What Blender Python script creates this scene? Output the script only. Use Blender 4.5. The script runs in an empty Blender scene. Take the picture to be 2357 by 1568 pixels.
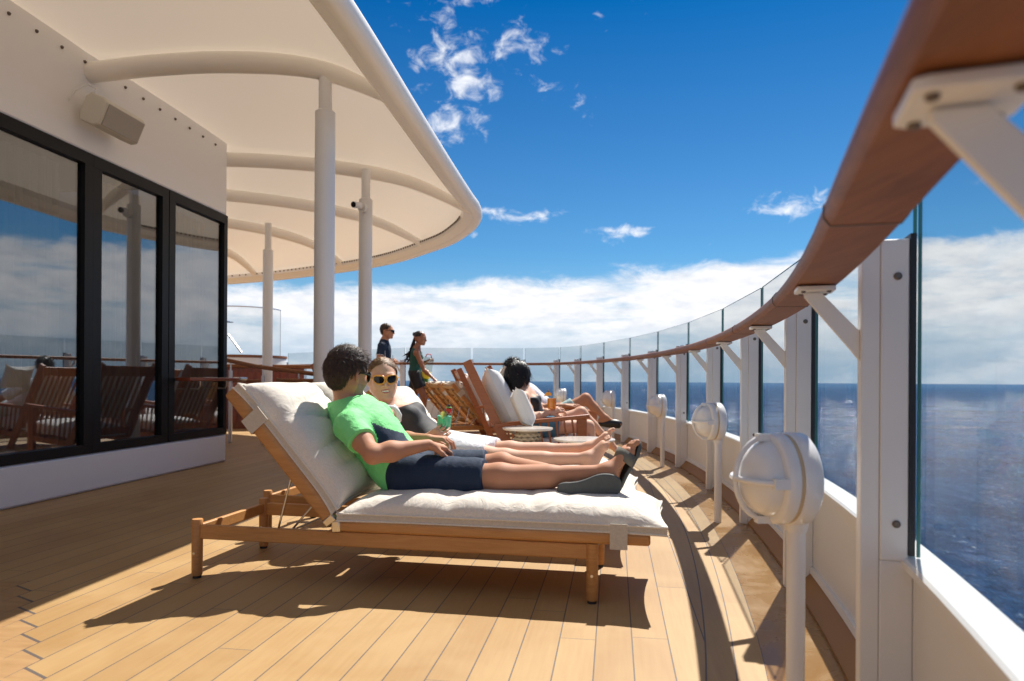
import bpy, bmesh, math, random
import numpy as np
from mathutils import Vector, Matrix, Quaternion

random.seed(7); np.random.seed(7)
R = math.radians
SC = bpy.context.scene
COL = SC.collection

# ------------------------------------------------------------------ camera
FOC = 1571.2; CX = 1178.5; HY = 876.5; EYE = 0.9; ROLL = R(0.35)
cam_d = bpy.data.cameras.new('camera'); cam = bpy.data.objects.new('camera', cam_d); COL.objects.link(cam)
cam_d.lens = 24.0; cam_d.sensor_width = 36.0
cam_d.shift_y = (HY - 784.0) / 2357.0
cr, sr = math.cos(ROLL), math.sin(ROLL)
cam.matrix_world = Matrix(((cr, -sr, 0, 0), (0, 0, -1, 0), (sr, cr, 0, EYE), (0, 0, 0, 1)))
cam_d.clip_start = 0.05; cam_d.clip_end = 60000
cam_d.dof.use_dof = True; cam_d.dof.focus_distance = 3.6; cam_d.dof.aperture_fstop = 3.2
SC.camera = cam

def P(px, py, Y):
    """world point at depth Y seen at (px, py) of the photograph measured 2357 wide"""
    u = px - CX; v = HY - py
    a = u * cr - v * sr; b = u * sr + v * cr
    return Vector((a / FOC * Y, Y, EYE + b / FOC * Y))

# ------------------------------------------------------------------ sun + sky
SUNV = Vector((0.36, 0.64, 1.0)).normalized()
sun_d = bpy.data.lights.new('sun', 'SUN'); sun = bpy.data.objects.new('sun', sun_d); COL.objects.link(sun)
sun_d.energy = 5.0; sun_d.angle = R(0.5); sun_d.color = (1.0, 0.955, 0.88)
sun.rotation_euler = (-SUNV).to_track_quat('-Z', 'Y').to_euler()
SC.view_settings.view_transform = 'Standard'; SC.view_settings.look = 'None'
SC.view_settings.exposure = 0.60; SC.view_settings.gamma = 1.0

class NG:
    """small helper to write node graphs"""
    def __init__(s, nt): s.nt = nt; s.n = nt.nodes; s.l = nt.links
    def new(s, t, **kw):
        nd = s.n.new(t)
        for k, v in kw.items(): setattr(nd, k, v)
        return nd
    def put(s, sock, v):
        if v is None: return
        if hasattr(v, 'is_output') or isinstance(v, bpy.types.NodeSocket): s.l.new(v, sock)
        else:
            try: sock.default_value = v
            except Exception: sock.default_value = tuple(v) + (1.0,)
    def m(s, op, a, b=None, c=None, clamp=False):
        nd = s.new('ShaderNodeMath', operation=op); nd.use_clamp = clamp
        s.put(nd.inputs[0], a); s.put(nd.inputs[1], b); s.put(nd.inputs[2], c)
        return nd.outputs[0]
    def mix(s, f, a, b, blend='MIX'):
        nd = s.new('ShaderNodeMix', data_type='RGBA', blend_type=blend)
        s.put(nd.inputs[0], f); s.put(nd.inputs[6], a); s.put(nd.inputs[7], b)
        return nd.outputs[2]
    def noise(s, vec, scale=5, detail=3, rough=0.5, out=0, dist=0.0):
        nd = s.new('ShaderNodeTexNoise'); s.put(nd.inputs['Vector'], vec)
        nd.inputs['Scale'].default_value = scale; nd.inputs['Detail'].default_value = detail
        nd.inputs['Roughness'].default_value = rough; nd.inputs['Distortion'].default_value = dist
        return nd.outputs[out]
    def ramp(s, f, stops):
        nd = s.new('ShaderNodeValToRGB'); s.put(nd.inputs[0], f)
        e = nd.color_ramp.elements
        while len(e) < len(stops): e.new(0.5)
        for el, (p, c) in zip(e, stops):
            el.position = p; el.color = (c[0], c[1], c[2], 1) if not isinstance(c, (int, float)) else (c, c, c, 1)
        return nd.outputs[0]
    def maprange(s, v, a, b, c=0.0, d=1.0, smooth=False):
        nd = s.new('ShaderNodeMapRange'); nd.clamp = True
        if smooth: nd.interpolation_type = 'SMOOTHSTEP'
        for i, x in enumerate((v, a, b, c, d)): s.put(nd.inputs[i], x)
        return nd.outputs[0]
    def mapping(s, vec, scale=(1, 1, 1), loc=(0, 0, 0), rot=(0, 0, 0)):
        nd = s.new('ShaderNodeMapping'); s.put(nd.inputs[0], vec)
        nd.inputs['Scale'].default_value = scale; nd.inputs['Location'].default_value = loc; nd.inputs['Rotation'].default_value = rot
        return nd.outputs[0]
    def sep(s, v):
        nd = s.new('ShaderNodeSeparateXYZ'); s.put(nd.inputs[0], v); return nd.outputs
    def comb(s, x, y, z):
        nd = s.new('ShaderNodeCombineXYZ'); s.put(nd.inputs[0], x); s.put(nd.inputs[1], y); s.put(nd.inputs[2], z); return nd.outputs[0]
    def bump(s, h, strength=0.3, dist=0.01, normal=None):
        nd = s.new('ShaderNodeBump'); nd.inputs['Strength'].default_value = strength; nd.inputs['Distance'].default_value = dist
        s.put(nd.inputs['Height'], h)
        if normal is not None: s.put(nd.inputs['Normal'], normal)
        return nd.outputs[0]

world = bpy.data.worlds.new('World'); SC.world = world; world.use_nodes = True
g = NG(world.node_tree); g.n.clear()
sky = g.new('ShaderNodeTexSky', sky_type='NISHITA')
sky.sun_disc = False; sky.sun_elevation = R(53.7); sky.sun_rotation = R(29.4)
sky.air_density = 1.0; sky.dust_density = 0.25; sky.ozone_density = 3.5; sky.altitude = 30
tc = g.new('ShaderNodeTexCoord').outputs['Generated']
x, y, z = g.sep(tc)
az = g.m('MULTIPLY', g.m('ARCTAN2', x, y), 57.2958)
el = g.m('MULTIPLY', g.m('ARCSINE', z), 57.2958)
skyc = g.mix(1.0, sky.outputs[0], (0.62, 1.0, 1.18, 1), 'MULTIPLY')
hor = g.maprange(el, 0.0, 29.0, 0.0, 1.0)
skyc = g.mix(1.0, skyc, g.mix(hor, (1.0, 1.0, 0.95, 1), (0.02, 0.47, 0.74, 1)), 'MULTIPLY')
skyc = g.mix(g.maprange(el, 1.0, 11.0, 0.0, 1.0, True), (3.6, 5.6, 7.6, 1), skyc)
# cloud bank low over the sea
azel = g.comb(g.m('MULTIPLY', az, 0.055), g.m('MULTIPLY', el, 0.30), 0.0)
azf = g.comb(g.m('MULTIPLY', az, 0.16), g.m('MULTIPLY', el, 0.42), 3.3)
n1 = g.noise(azel, 1.6, 8, 0.62)
n2 = g.noise(azf, 1.3, 10, 0.66, dist=0.4)
edge = g.m('ADD', 8.9, g.m('MULTIPLY', g.m('SINE', g.m('MULTIPLY', g.m('ADD', az, -6.0), 0.055)), 1.4))
edge = g.m('ADD', edge, g.m('MULTIPLY', g.m('SUBTRACT', n2, 0.5), 3.6))
bank = g.maprange(g.m('SUBTRACT', edge, el), -0.25, 1.1, 0, 1, True)
body = g.maprange(n1, 0.30, 0.50, 0.35, 1.0, True)
low = g.maprange(el, 0.5, 5.0, 0.0, 1.0)
lowgap = g.maprange(g.noise(azf, 0.55, 8, 0.6), 0.42, 0.60, 0.22, 0.95, True)
body = g.mix(low, lowgap, body)
bank = g.m('MULTIPLY', bank, body)
# scattered fair weather clouds: noise gated by soft patches in azimuth / elevation
def patch(a0, e0, sa, se, amp):
    da = g.m('DIVIDE', g.m('SUBTRACT', az, a0), sa); de = g.m('DIVIDE', g.m('SUBTRACT', el, e0), se)
    r2 = g.m('ADD', g.m('MULTIPLY', da, da), g.m('MULTIPLY', de, de))
    return g.m('MULTIPLY', g.m('EXPONENT', g.m('MULTIPLY', r2, -1.0)), amp)
ps = None
for q in ((-4.5, 24.5, 5.2, 3.6, .37), (-.5, 26.0, 5.0, 2.4, .30), (-5.0, 20.5, 4.0, 2.2, .34), (-3.5, 29.5, 6, 2.5, .25), (5, 22.5, 5, 1.6, .22), (3.5, 23.0, 4.5, 1.8, .17), (-8, 30, 6, 3, .17),
          (0.5, 13.6, 4.2, .75, .42), (-2.6, 12.0, 2.2, .5, .34), (9.0, 12.2, 3.0, .65, .42), (22.5, 13.6, 3.8, 1.1, .38), (36.5, 14.5, 3, 1.6, .34), (28.5, 18.6, .8, .6, .3),
          (-11, 10.6, 4, .6, .36), (7, 28, .8, .8, .25), (-60, 22, 30, 6, .20), (-100, 30, 40, 12, .24), (110, 28, 50, 12, .22), (180, 25, 40, 12, .22), (62, 16, 12, 5, .25)):
    p_ = patch(*q); ps = p_ if ps is None else g.m('MAXIMUM', ps, p_)
azc = g.comb(g.m('MULTIPLY', az, 0.42), g.m('MULTIPLY', el, 0.62), 7.7)
n3 = g.noise(azc, 1.25, 12, 0.60, dist=0.45)
puff = g.maprange(g.m('ADD', n3, ps), 0.70, 1.06, 0, 0.95, True)
# cloud colours
white = g.mix(g.maprange(g.noise(azf, 2.4, 6, 0.6), 0.3, 0.62, 0, 1), (8.6, 9.0, 9.8, 1), (11.6, 11.5, 11.6, 1))
white = g.mix(g.maprange(el, 0.0, 5.5, 0.62, 0.0), white, (5.6, 7.1, 8.8, 1))
col = g.mix(bank, skyc, white)
col = g.mix(puff, col, (11.0, 11.2, 11.6, 1))
fill_veil = g.m('MULTIPLY', g.maprange(el, 40.0, 58.0, 0.0, 1.0, True), g.maprange(g.noise(tc, 2.6, 6, 0.6), 0.42, 0.62, 0.15, 0.85, True))  # unseen high haze, added overhead to raise and whiten the fill light
col = g.mix(fill_veil, col, (9.0, 8.7, 8.3, 1))
bg = g.new('ShaderNodeBackground'); g.put(bg.inputs[0], col); bg.inputs[1].default_value = 0.063
out = g.new('ShaderNodeOutputWorld'); g.l.new(bg.outputs[0], out.inputs[0])

# ------------------------------------------------------------------ materials
def mat(name, col=(.8, .8, .8), rough=.5, metal=0, spec=None, bump=None, var=None, sss=0, coat=0, trans=0, ior=None, sheen=0, fn=None):
    m = bpy.data.materials.new(name); m.use_nodes = True
    q = NG(m.node_tree); b = m.node_tree.nodes['Principled BSDF']
    co = q.new('ShaderNodeTexCoord').outputs['Object']
    c4 = (*col, 1)
    b.inputs['Base Color'].default_value = c4; b.inputs['Roughness'].default_value = rough; b.inputs['Metallic'].default_value = metal
    if spec is not None: b.inputs['Specular IOR Level'].default_value = spec
    if coat: b.inputs['Coat Weight'].default_value = coat; b.inputs['Coat Roughness'].default_value = .12
    if trans: b.inputs['Transmission Weight'].default_value = trans
    if ior: b.inputs['IOR'].default_value = ior
    if sheen: b.inputs['Sheen Weight'].default_value = sheen
    if sss:
        b.inputs['Subsurface Weight'].default_value = sss; b.inputs['Subsurface Radius'].default_value = (.012, .005, .003); b.inputs['Subsurface Scale'].default_value = 1.0
    if var:
        amt, sc, c2 = var
        f = q.noise(co, sc, 4, .6)
        q.put(b.inputs['Base Color'], q.mix(q.maprange(f, .3, .7, 0, amt), c4, (*c2, 1)))
    if bump:
        st, sc, ds = bump
        q.put(b.inputs['Normal'], q.bump(q.noise(co, sc, 4, .6), st, ds))
    if fn: fn(q, b, co)
    return m

def wood_fn(c1, c2, sc=(3, 30, 30), rough=.5):
    def f(q, b, co):
        v = q.mapping(co, sc)
        n = q.noise(v, 1.5, 6, .65, dist=1.2); n2 = q.noise(co, 2.0, 2, .5)
        c = q.mix(q.maprange(n, .3, .7), (*c1, 1), (*c2, 1))
        c = q.mix(q.maprange(n2, .35, .65, 0, .35), c, (c1[0] * 1.25, c1[1] * 1.2, c1[2] * 1.1, 1))
        q.put(b.inputs['Base Color'], c)
        q.put(b.inputs['Normal'], q.bump(n, .12, .002))
        b.inputs['Roughness'].default_value = rough
    return f

def fabric_fn(c1, weave=900, fold=.25):
    def f(q, b, co):
        n = q.noise(q.mapping(co, (weave, weave * .25, weave)), 1, 2, .5)
        n2 = q.noise(q.mapping(co, (weave * .25, weave, weave * .3)), 1, 2, .5)
        t = q.m('ADD', n, n2)
        q.put(b.inputs['Base Color'], q.mix(q.maprange(t, .75, 1.25), (c1[0] * .86, c1[1] * .85, c1[2] * .84, 1), (*c1, 1)))
        nb = q.bump(t, .25, .001)
        q.put(b.inputs['Normal'], q.bump(q.noise(co, 11, 3, .55, dist=1.0), fold, .02, nb))
    return f

M = {}
M['white'] = mat('white_paint', (.80, .79, .77), .35, bump=(.05, 40, .002), var=(.35, 3, (.74, .72, .69)))
M['wall'] = mat('house_white_paint', (.84, .82, .80), .45, bump=(.04, 15, .004))
M['membrane'] = mat('canopy_paint_bounce_tint', (.93, .88, .80), .38)  # white paint; the cream tint puts light bounced off the deck into the colour
M['skin'] = mat('canopy_membrane_warm_glow', (.93, .88, .80), .42, bump=(.06, 1.6, .02))  # same deck bounce tint in the base colour
_q = NG(M['skin'].node_tree); _o = [n for n in _q.n if n.type == 'OUTPUT_MATERIAL'][0]; _t = _q.new('ShaderNodeBsdfTranslucent'); _t.inputs[0].default_value = (.95, .80, .64, 1)  # translucency added so the shaded underside glows warm
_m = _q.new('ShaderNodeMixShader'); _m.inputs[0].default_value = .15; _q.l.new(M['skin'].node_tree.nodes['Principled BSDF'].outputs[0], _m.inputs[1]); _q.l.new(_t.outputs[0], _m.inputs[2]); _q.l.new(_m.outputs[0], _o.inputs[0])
M['cream'] = mat('cream_speaker_plastic', (.66, .62, .52), .45)
M['grille'] = mat('taupe_grille', (.40, .36, .31), .6, bump=(.3, 900, .001))
M['black'] = mat('black_frame', (.008, .008, .009), .45, spec=.2)
M['rubber'] = mat('black_rubber', (.015, .015, .017), .45)
M['steel'] = mat('brushed_steel', (.62, .61, .60), .28, 1.0)
M['bolt'] = mat('bolt_steel', (.16, .13, .11), .4, .8)
M['brass'] = mat('satin_metal_bracket', (.70, .62, .48), .3, 1.0)
M['teak'] = mat('teak_wood', fn=wood_fn((.56, .28, .095), (.38, .165, .05)), rough=.5)
M['teakpale'] = mat('pale_teak_wood', fn=wood_fn((.62, .40, .19), (.50, .30, .13)))
M['red'] = mat('red_brown_wood', fn=wood_fn((.36, .120, .038), (.25, .072, .024), rough=.4))
M['maho'] = mat('varnished_mahogany', fn=wood_fn((.26, .055, .018), (.10, .020, .009), (20, 20, 2.0), .25), coat=.5)
M['railwood'] = mat('varnished_rail_wood', fn=wood_fn((.27, .105, .036), (.14, .048, .018), (26, 3.0, 26), .5), spec=.3)
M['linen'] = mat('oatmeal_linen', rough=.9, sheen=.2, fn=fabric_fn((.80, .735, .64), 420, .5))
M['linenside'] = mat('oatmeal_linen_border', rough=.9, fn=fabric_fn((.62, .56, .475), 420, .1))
M['boucle'] = mat('white_boucle', (.70, .70, .69), .95, bump=(.9, 130, .006), sheen=.3)
M['table'] = mat('cream_table_top', (.66, .60, .53), .25, coat=.3)
M['rope'] = mat('woven_rope', (.46, .40, .30), .85, bump=(.3, 300, .002), var=(.5, 60, (.34, .28, .20)))
M['curb'] = mat('brown_resin_curb', (.36, .19, .075), .6, spec=.25)
M['skin_m'] = mat('skin_tanned', (.50, .235, .135), .62, spec=.3, sss=.08, var=(.5, 9, (.58, .30, .18)), bump=(.08, 220, .001))
M['skin_w'] = mat('skin_fair', (.66, .385, .265), .60, spec=.3, sss=.08, var=(.4, 9, (.72, .44, .31)), bump=(.05, 220, .001))
M['skin_b'] = mat('skin_brown', (.30, .125, .065), .42, sss=.05, var=(.4, 9, (.36, .16, .085)))
M['stubble'] = mat('stubble_skin', (.33, .185, .125), .6)
M['lips'] = mat('lips', (.50, .10, .10), .35)
M['teeth'] = mat('teeth', (.85, .82, .76), .25)
M['dark'] = mat('brow_hair', (.06, .035, .02), .6)
M['hair_dk'] = mat('dark_brown_hair', (.040, .024, .016), .55, spec=.35)
M['hair_strand'] = mat('dark_brown_hair_strand', (.085, .050, .032), .5, spec=.4, var=(.9, 70, (.03, .018, .012)))
M['hair_bk'] = mat('black_hair', (.010, .009, .010), .42, spec=.4)
M['brow_light'] = mat('light_brow', (.25, .13, .07), .6)
M['hair_bl'] = mat('light_brown_hair', (.155, .080, .036), .5, spec=.4, var=(.9, 60, (.30, .17, .075)))
M['lime'] = mat('lime_green_jersey', (.20, .74, .24), .75, bump=(.55, 10, .035), var=(.4, 5, (.28, .80, .32)))
M['navy'] = mat('navy_cloth', (.006, .022, .056), .8, bump=(.35, 13, .02))
M['greysuit'] = mat('charcoal_swim_fabric', (.034, .032, .034), .7, bump=(.2, 16, .01))
M['whitecloth'] = mat('white_gauze_cloth', (.80, .79, .82), .9, bump=(.5, 22, .02))
M['blackcloth'] = mat('black_cloth', (.010, .010, .012), .6, bump=(.3, 14, .01))
M['denim'] = mat('blue_denim', (.055, .16, .26), .85, bump=(.4, 30, .01), var=(.5, 20, (.12, .25, .36)))
M['teal'] = mat('dark_teal_cloth', (.012, .085, .07), .75, bump=(.3, 14, .01))
M['paleteal'] = mat('pale_teal_print', (.22, .42, .42), .8, var=(.9, 40, (.55, .68, .66)))
M['shade'] = mat('dark_lens', (.004, .005, .008), .08, spec=.25)
M['orange'] = mat('orange_plastic_frame', (.75, .32, .05), .3)
M['sole'] = mat('grey_foam_sole', (.105, .112, .105), .7, bump=(.4, 160, .002), var=(.5, 30, (.055, .062, .060)))
M['strap'] = mat('grey_webbing', (.16, .155, .13), .8, bump=(.6, 300, .002))
M['green_drink'] = mat('green_drink', (.16, .78, .46), .2, trans=.2, ior=1.33)
M['orange_drink'] = mat('orange_drink', (1.0, .36, .03), .1, trans=.35, ior=1.33)
M['yellow'] = mat('yellow_plastic', (.85, .68, .04), .4)
M['berry'] = mat('red_strawberry', (.60, .015, .02), .35)
M['leaf'] = mat('green_leaf', (.08, .28, .04), .5)
M['lemon'] = mat('lemon_slice', (.80, .70, .12), .4)
M['fruit'] = mat('orange_slice', (.90, .38, .03), .4)
M['dome'] = mat('white_lamp_cover', (.80, .79, .78), .28, coat=.3)
M['seal'] = mat('tan_lamp_seal', (.62, .46, .28), .5)
M['curtain'] = mat('sheer_curtain', (.50, .47, .43), .9)
M['room'] = mat('dark_room', (.03, .028, .026), .8)

def glassmat(name, tint, ior=1.5, rough=0.0, boost=0.0):
    m = bpy.data.materials.new(name); m.use_nodes = True
    q = NG(m.node_tree); q.n.clear()
    tr = q.new('ShaderNodeBsdfTransparent'); tr.inputs[0].default_value = (*tint, 1)
    gl = q.new('ShaderNodeBsdfGlossy'); gl.inputs[0].default_value = (.95, .97, 1, 1); gl.inputs[1].default_value = rough
    lw = q.new('ShaderNodeLayerWeight'); lw.inputs[0].default_value = .5
    f0 = ((ior - 1) / (ior + 1)) ** 2 + boost
    f = q.m('ADD', q.m('MULTIPLY', q.m('POWER', lw.outputs['Facing'], 5.0), (1 - f0) * (1.0 if boost else .11)), f0, clamp=True)
    mx = q.new('ShaderNodeMixShader'); q.l.new(f, mx.inputs[0]); q.l.new(tr.outputs[0], mx.inputs[1]); q.l.new(gl.outputs[0], mx.inputs[2])
    o = q.new('ShaderNodeOutputMaterial'); q.l.new(mx.outputs[0], o.inputs[0])
    return m
M['glass'] = glassmat('railing_glass', (.845, .865, .87), 1.2)
M['glassedge'] = mat('green_glass_edge', (.04, .22, .20), .25)
M['cup'] = glassmat('clear_tumbler_glass', (.95, .97, .96), 1.35)
M['pane'] = glassmat('reflective_window_glass', (.62, .64, .65), 1.5, 0.0, .15)
M['clearplastic'] = glassmat('clear_plastic', (.80, .82, .78), 1.4, .2)

# ------------------------------------------------------------------ object helpers
def link(o, parent=None):
    COL.objects.link(o)
    if parent is not None:
        o.parent = parent
        o.matrix_parent_inverse = Matrix.Identity(4)
    return o
def empty(name, label, cat, loc=(0, 0, 0), rotz=0, group=None):
    o = bpy.data.objects.new(name, None); COL.objects.link(o)
    o.location = loc; o.rotation_euler = (0, 0, rotz); o.empty_display_size = .1
    o['label'] = label; o['category'] = cat
    if group: o['group'] = group
    return o
def tag(o, label=None, cat=None, group=None, kind=None):
    if label: o['label'] = label
    if cat: o['category'] = cat
    if group: o['group'] = group
    if kind: o['kind'] = kind
    return o
def retag(o, label): o['label'] = label; return o
KIDS = {}
def copy_tree(o, parent=None):
    c = o.copy(); COL.objects.link(c)
    if parent is not None: c.parent = parent
    for ch in [k for k in bpy.data.objects if k.parent == o]: copy_tree(ch, c)
    return c

class MB:
    def __init__(s): s.v = []; s.f = []; s.mi = []; s.cut = []
    def add(s, vs, fs, mi=0):
        n = len(s.v); s.cut.append((n, len(s.f))); s.v += [tuple(v) for v in vs]; s.f += [tuple(i + n for i in f) for f in fs]; s.mi += [mi] * len(fs)
        return s
    def box(s, lo, hi, M4=None, mi=0):
        vs = [Vector((x, y, z)) for x in (lo[0], hi[0]) for y in (lo[1], hi[1]) for z in (lo[2], hi[2])]
        if M4 is not None: vs = [M4 @ v for v in vs]
        return s.add(vs, [(0, 1, 3, 2), (4, 6, 7, 5), (0, 4, 5, 1), (2, 3, 7, 6), (0, 2, 6, 4), (1, 5, 7, 3)], mi)
    def beam(s, a, b, w, h, up=(0, 0, 1), mi=0):
        a, b = Vector(a), Vector(b); d = (b - a).normalized(); up = Vector(up)
        sd = d.cross(up).normalized(); u2 = sd.cross(d)
        vs = []
        for p in (a, b):
            for x, y in ((-1, -1), (1, -1), (1, 1), (-1, 1)): vs.append(p + sd * (w / 2 * x) + u2 * (h / 2 * y))
        return s.add(vs, [(0, 1, 2, 3), (7, 6, 5, 4), (0, 4, 5, 1), (1, 5, 6, 2), (2, 6, 7, 3), (3, 7, 4, 0)], mi)
    def tube(s, pts, rad, n=12, mi=0, caps=True, closed=False):
        pts = [Vector(p) for p in pts]; k = len(pts)
        if not hasattr(rad, '__len__'): rad = [rad] * k
        nrm = None; rings = []
        for i, p in enumerate(pts):
            if closed: t = (pts[(i + 1) % k] - pts[i - 1]).normalized()
            else: t = (pts[min(i + 1, k - 1)] - pts[max(i - 1, 0)]).normalized()
            if nrm is None:
                nrm = t.orthogonal().normalized()
            nrm = (nrm - t * nrm.dot(t)).normalized(); bn = t.cross(nrm)
            rings.append([p + (nrm * math.cos(2 * math.pi * j / n) + bn * math.sin(2 * math.pi * j / n)) * rad[i] for j in range(n)])
        vs = [v for r in rings for v in r]; fs = []
        for i in range(k if closed else k - 1):
            i2 = (i + 1) % k
            for j in range(n): fs.append((i * n + j, i * n + (j + 1) % n, i2 * n + (j + 1) % n, i2 * n + j))
        if caps and not closed: fs += [tuple(range(n))[::-1], tuple((k - 1) * n + j for j in range(n))]
        return s.add(vs, fs, mi)
    def lathe(s, prof, n=32, M4=None, mi=0):
        vs = []; fs = []; k = len(prof)
        for r, z in prof:
            for j in range(n):
                a = 2 * math.pi * j / n; v = Vector((r * math.cos(a), r * math.sin(a), z)); vs.append(M4 @ v if M4 is not None else v)
        for i in range(k - 1):
            for j in range(n): fs.append((i * n + j, i * n + (j + 1) % n, (i + 1) * n + (j + 1) % n, (i + 1) * n + j))
        fs += [tuple(range(n))[::-1], tuple((k - 1) * n + j for j in range(n))]
        return s.add(vs, fs, mi)
    def prism(s, poly, O, A, B, T, mi=0):
        """polygon (a,b) in plane O + a*A + b*B, extruded by vector T (centred)"""
        O, A, B, T = Vector(O), Vector(A), Vector(B), Vector(T); n = len(poly)
        vs = [O + A * a + B * b - T * .5 for a, b in poly] + [O + A * a + B * b + T * .5 for a, b in poly]
        fs = [tuple(range(n))[::-1], tuple(range(n, 2 * n))] + [(i, (i + 1) % n, n + (i + 1) % n, n + i) for i in range(n)]
        return s.add(vs, fs, mi)
    def each(s, name, mats, parent=None, **kw):
        """one object per added piece"""
        out = []
        for (v0, f0), (v1, f1) in zip(s.cut, s.cut[1:] + [(len(s.v), len(s.f))]):
            m = MB(); m.v = s.v[v0:v1]; m.f = [tuple(i - v0 for i in f) for f in s.f[f0:f1]]; m.mi = s.mi[f0:f1]; out.append(m.build(name, mats, parent, **kw))
        return out
    def build(s, name, mats, parent=None, smooth=False, bevel=0, angle=40, seg=2, sub=0):
        me = bpy.data.meshes.new(name); me.from_pydata(s.v, [], s.f); me.update()
        if not isinstance(mats, (list, tuple)): mats = [mats]
        for m in mats: me.materials.append(m)
        me.polygons.foreach_set('material_index', s.mi)
        bm = bmesh.new(); bm.from_mesh(me); bmesh.ops.recalc_face_normals(bm, faces=bm.faces); bm.to_mesh(me); bm.free()
        if smooth:
            me.polygons.foreach_set('use_smooth', [True] * len(me.polygons)); me.set_sharp_from_angle(angle=R(angle))
        o = bpy.data.objects.new(name, me); link(o, parent)
        if bevel:
            md = o.modifiers.new('bevel', 'BEVEL'); md.width = bevel; md.segments = seg; md.limit_method = 'ANGLE'; md.angle_limit = R(35); md.harden_normals = False
            if not smooth: me.polygons.foreach_set('use_smooth', [True] * len(me.polygons)); me.set_sharp_from_angle(angle=R(35))
        if sub:
            md = o.modifiers.new('sub', 'SUBSURF'); md.levels = sub; md.render_levels = sub
        return o

# ================================================================== SEA + DECK
SEA_Z = -24.0
def sea_fn(q, b, co):
    gpos = q.new('ShaderNodeNewGeometry').outputs['Position']
    xs, ys, zs = q.sep(gpos)
    far = q.m('SQRT', q.m('ADD', q.m('MULTIPLY', xs, xs), q.m('MULTIPLY', ys, ys)))
    b.inputs['Roughness'].default_value = .07
    n1 = q.noise(q.mapping(gpos, (1, .55, 1), rot=(0, 0, .4)), .35, 6, .62, dist=.3)
    n2 = q.noise(q.mapping(gpos, (1, .6, 1), rot=(0, 0, .2)), 1.6, 5, .6)
    n3 = q.noise(gpos, .03, 4, .6)
    h = q.m('ADD', q.m('MULTIPLY', n1, 1.0), q.m('MULTIPLY', n2, .28))
    fade = q.maprange(far, 30, 1200, 1, .7)
    bn = q.new('ShaderNodeBump'); bn.inputs['Distance'].default_value = 2.6
    q.put(bn.inputs['Strength'], q.m('MULTIPLY', fade, .85)); q.put(bn.inputs['Height'], h)
    q.put(b.inputs['Normal'], bn.outputs[0])
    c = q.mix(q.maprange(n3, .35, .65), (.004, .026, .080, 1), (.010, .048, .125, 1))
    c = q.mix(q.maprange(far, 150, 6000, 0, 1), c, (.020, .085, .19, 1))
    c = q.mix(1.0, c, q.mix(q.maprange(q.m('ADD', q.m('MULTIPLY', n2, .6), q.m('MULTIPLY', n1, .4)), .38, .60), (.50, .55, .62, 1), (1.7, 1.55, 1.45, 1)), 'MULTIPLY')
    q.put(b.inputs['Base Color'], c)
    gn = q.noise(q.mapping(gpos, (1, .35, 1), rot=(0, 0, .3)), 2.1, 3, .7)
    gl_ = q.m('MULTIPLY', q.maprange(gn, .60, .64), q.maprange(n1, .50, .62))
    b.inputs['Specular IOR Level'].default_value = 0.0
    gs = q.new('ShaderNodeBsdfGlossy'); gs.inputs[0].default_value = (1, 1, 1, 1); gs.inputs[1].default_value = .09; q.put(gs.inputs['Normal'], bn.outputs[0])
    lw = q.new('ShaderNodeLayerWeight'); lw.inputs[0].default_value = .5
    fac = q.m('ADD', q.m('ADD', .012, q.m('MULTIPLY', q.m('POWER', lw.outputs['Facing'], 6.0), .16)), q.m('MULTIPLY', gl_, .95))
    mx = q.new('ShaderNodeMixShader'); q.l.new(fac, mx.inputs[0]); q.l.new(b.outputs[0], mx.inputs[1]); q.l.new(gs.outputs[0], mx.inputs[2])
    out_ = [n for n in q.n if n.type == 'OUTPUT_MATERIAL'][0]; q.l.new(mx.outputs[0], out_.inputs[0])
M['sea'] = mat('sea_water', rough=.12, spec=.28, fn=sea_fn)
mb = MB()
rr = [0, 20, 60, 150, 400, 1200, 4000, 12000, 30000]; nn = 64
vs = [(0, 0, SEA_Z)]; fs = []
for r_ in rr[1:]:
    for j in range(nn): vs.append((r_ * math.cos(2 * math.pi * j / nn), r_ * math.sin(2 * math.pi * j / nn), SEA_Z))
for j in range(nn): fs.append((0, 1 + j, 1 + (j + 1) % nn))
for i in range(len(rr) - 2):
    for j in range(nn): fs.append((1 + i * nn + j, 1 + (i + 1) * nn + j, 1 + (i + 1) * nn + (j + 1) % nn, 1 + i * nn + (j + 1) % nn))
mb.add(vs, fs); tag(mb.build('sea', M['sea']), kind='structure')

# line of the railing posts (inner foot)
RC = (-20.86, 7.9); RR = 22.6
def railx(Y):
    return RC[0] + math.sqrt(RR * RR - (Y - RC[1]) ** 2) - .0135 * max(0, 2.5 - Y) ** 2 + .055 * max(0, 1.0 - Y) ** 2
path = [Vector((railx(Y), Y, 0)) for Y in np.arange(-4.0, 12.81, .2)]
path += [Vector(p) for p in ((1.03, 13.25, 0), (.90, 13.55, 0), (.72, 13.85, 0), (.50, 14.05, 0), (.22, 14.18, 0), (-.2, 14.24, 0), (-.8, 14.26, 0), (-1.6, 14.28, 0), (-2.2, 14.30, 0), (-2.34, 14.32, 0),
                             (-2.6, 14.62, 0), (-3.4, 15.5, 0), (-4.6, 16.85, 0), (-6.3, 18.8, 0), (-8.4, 21.2, 0))]
def frame_at(i):
    a = path[max(i - 1, 0)]; b = path[min(i + 1, len(path) - 1)]
    t = (b - a).normalized(); return t, Vector((t.y, -t.x, 0))         # tangent, outward
def off(i, e, z=0):
    t, o = frame_at(i); return path[i] + o * e + Vector((0, 0, z))
def sheer(Y): return .006 * (Y - 2)
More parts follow.
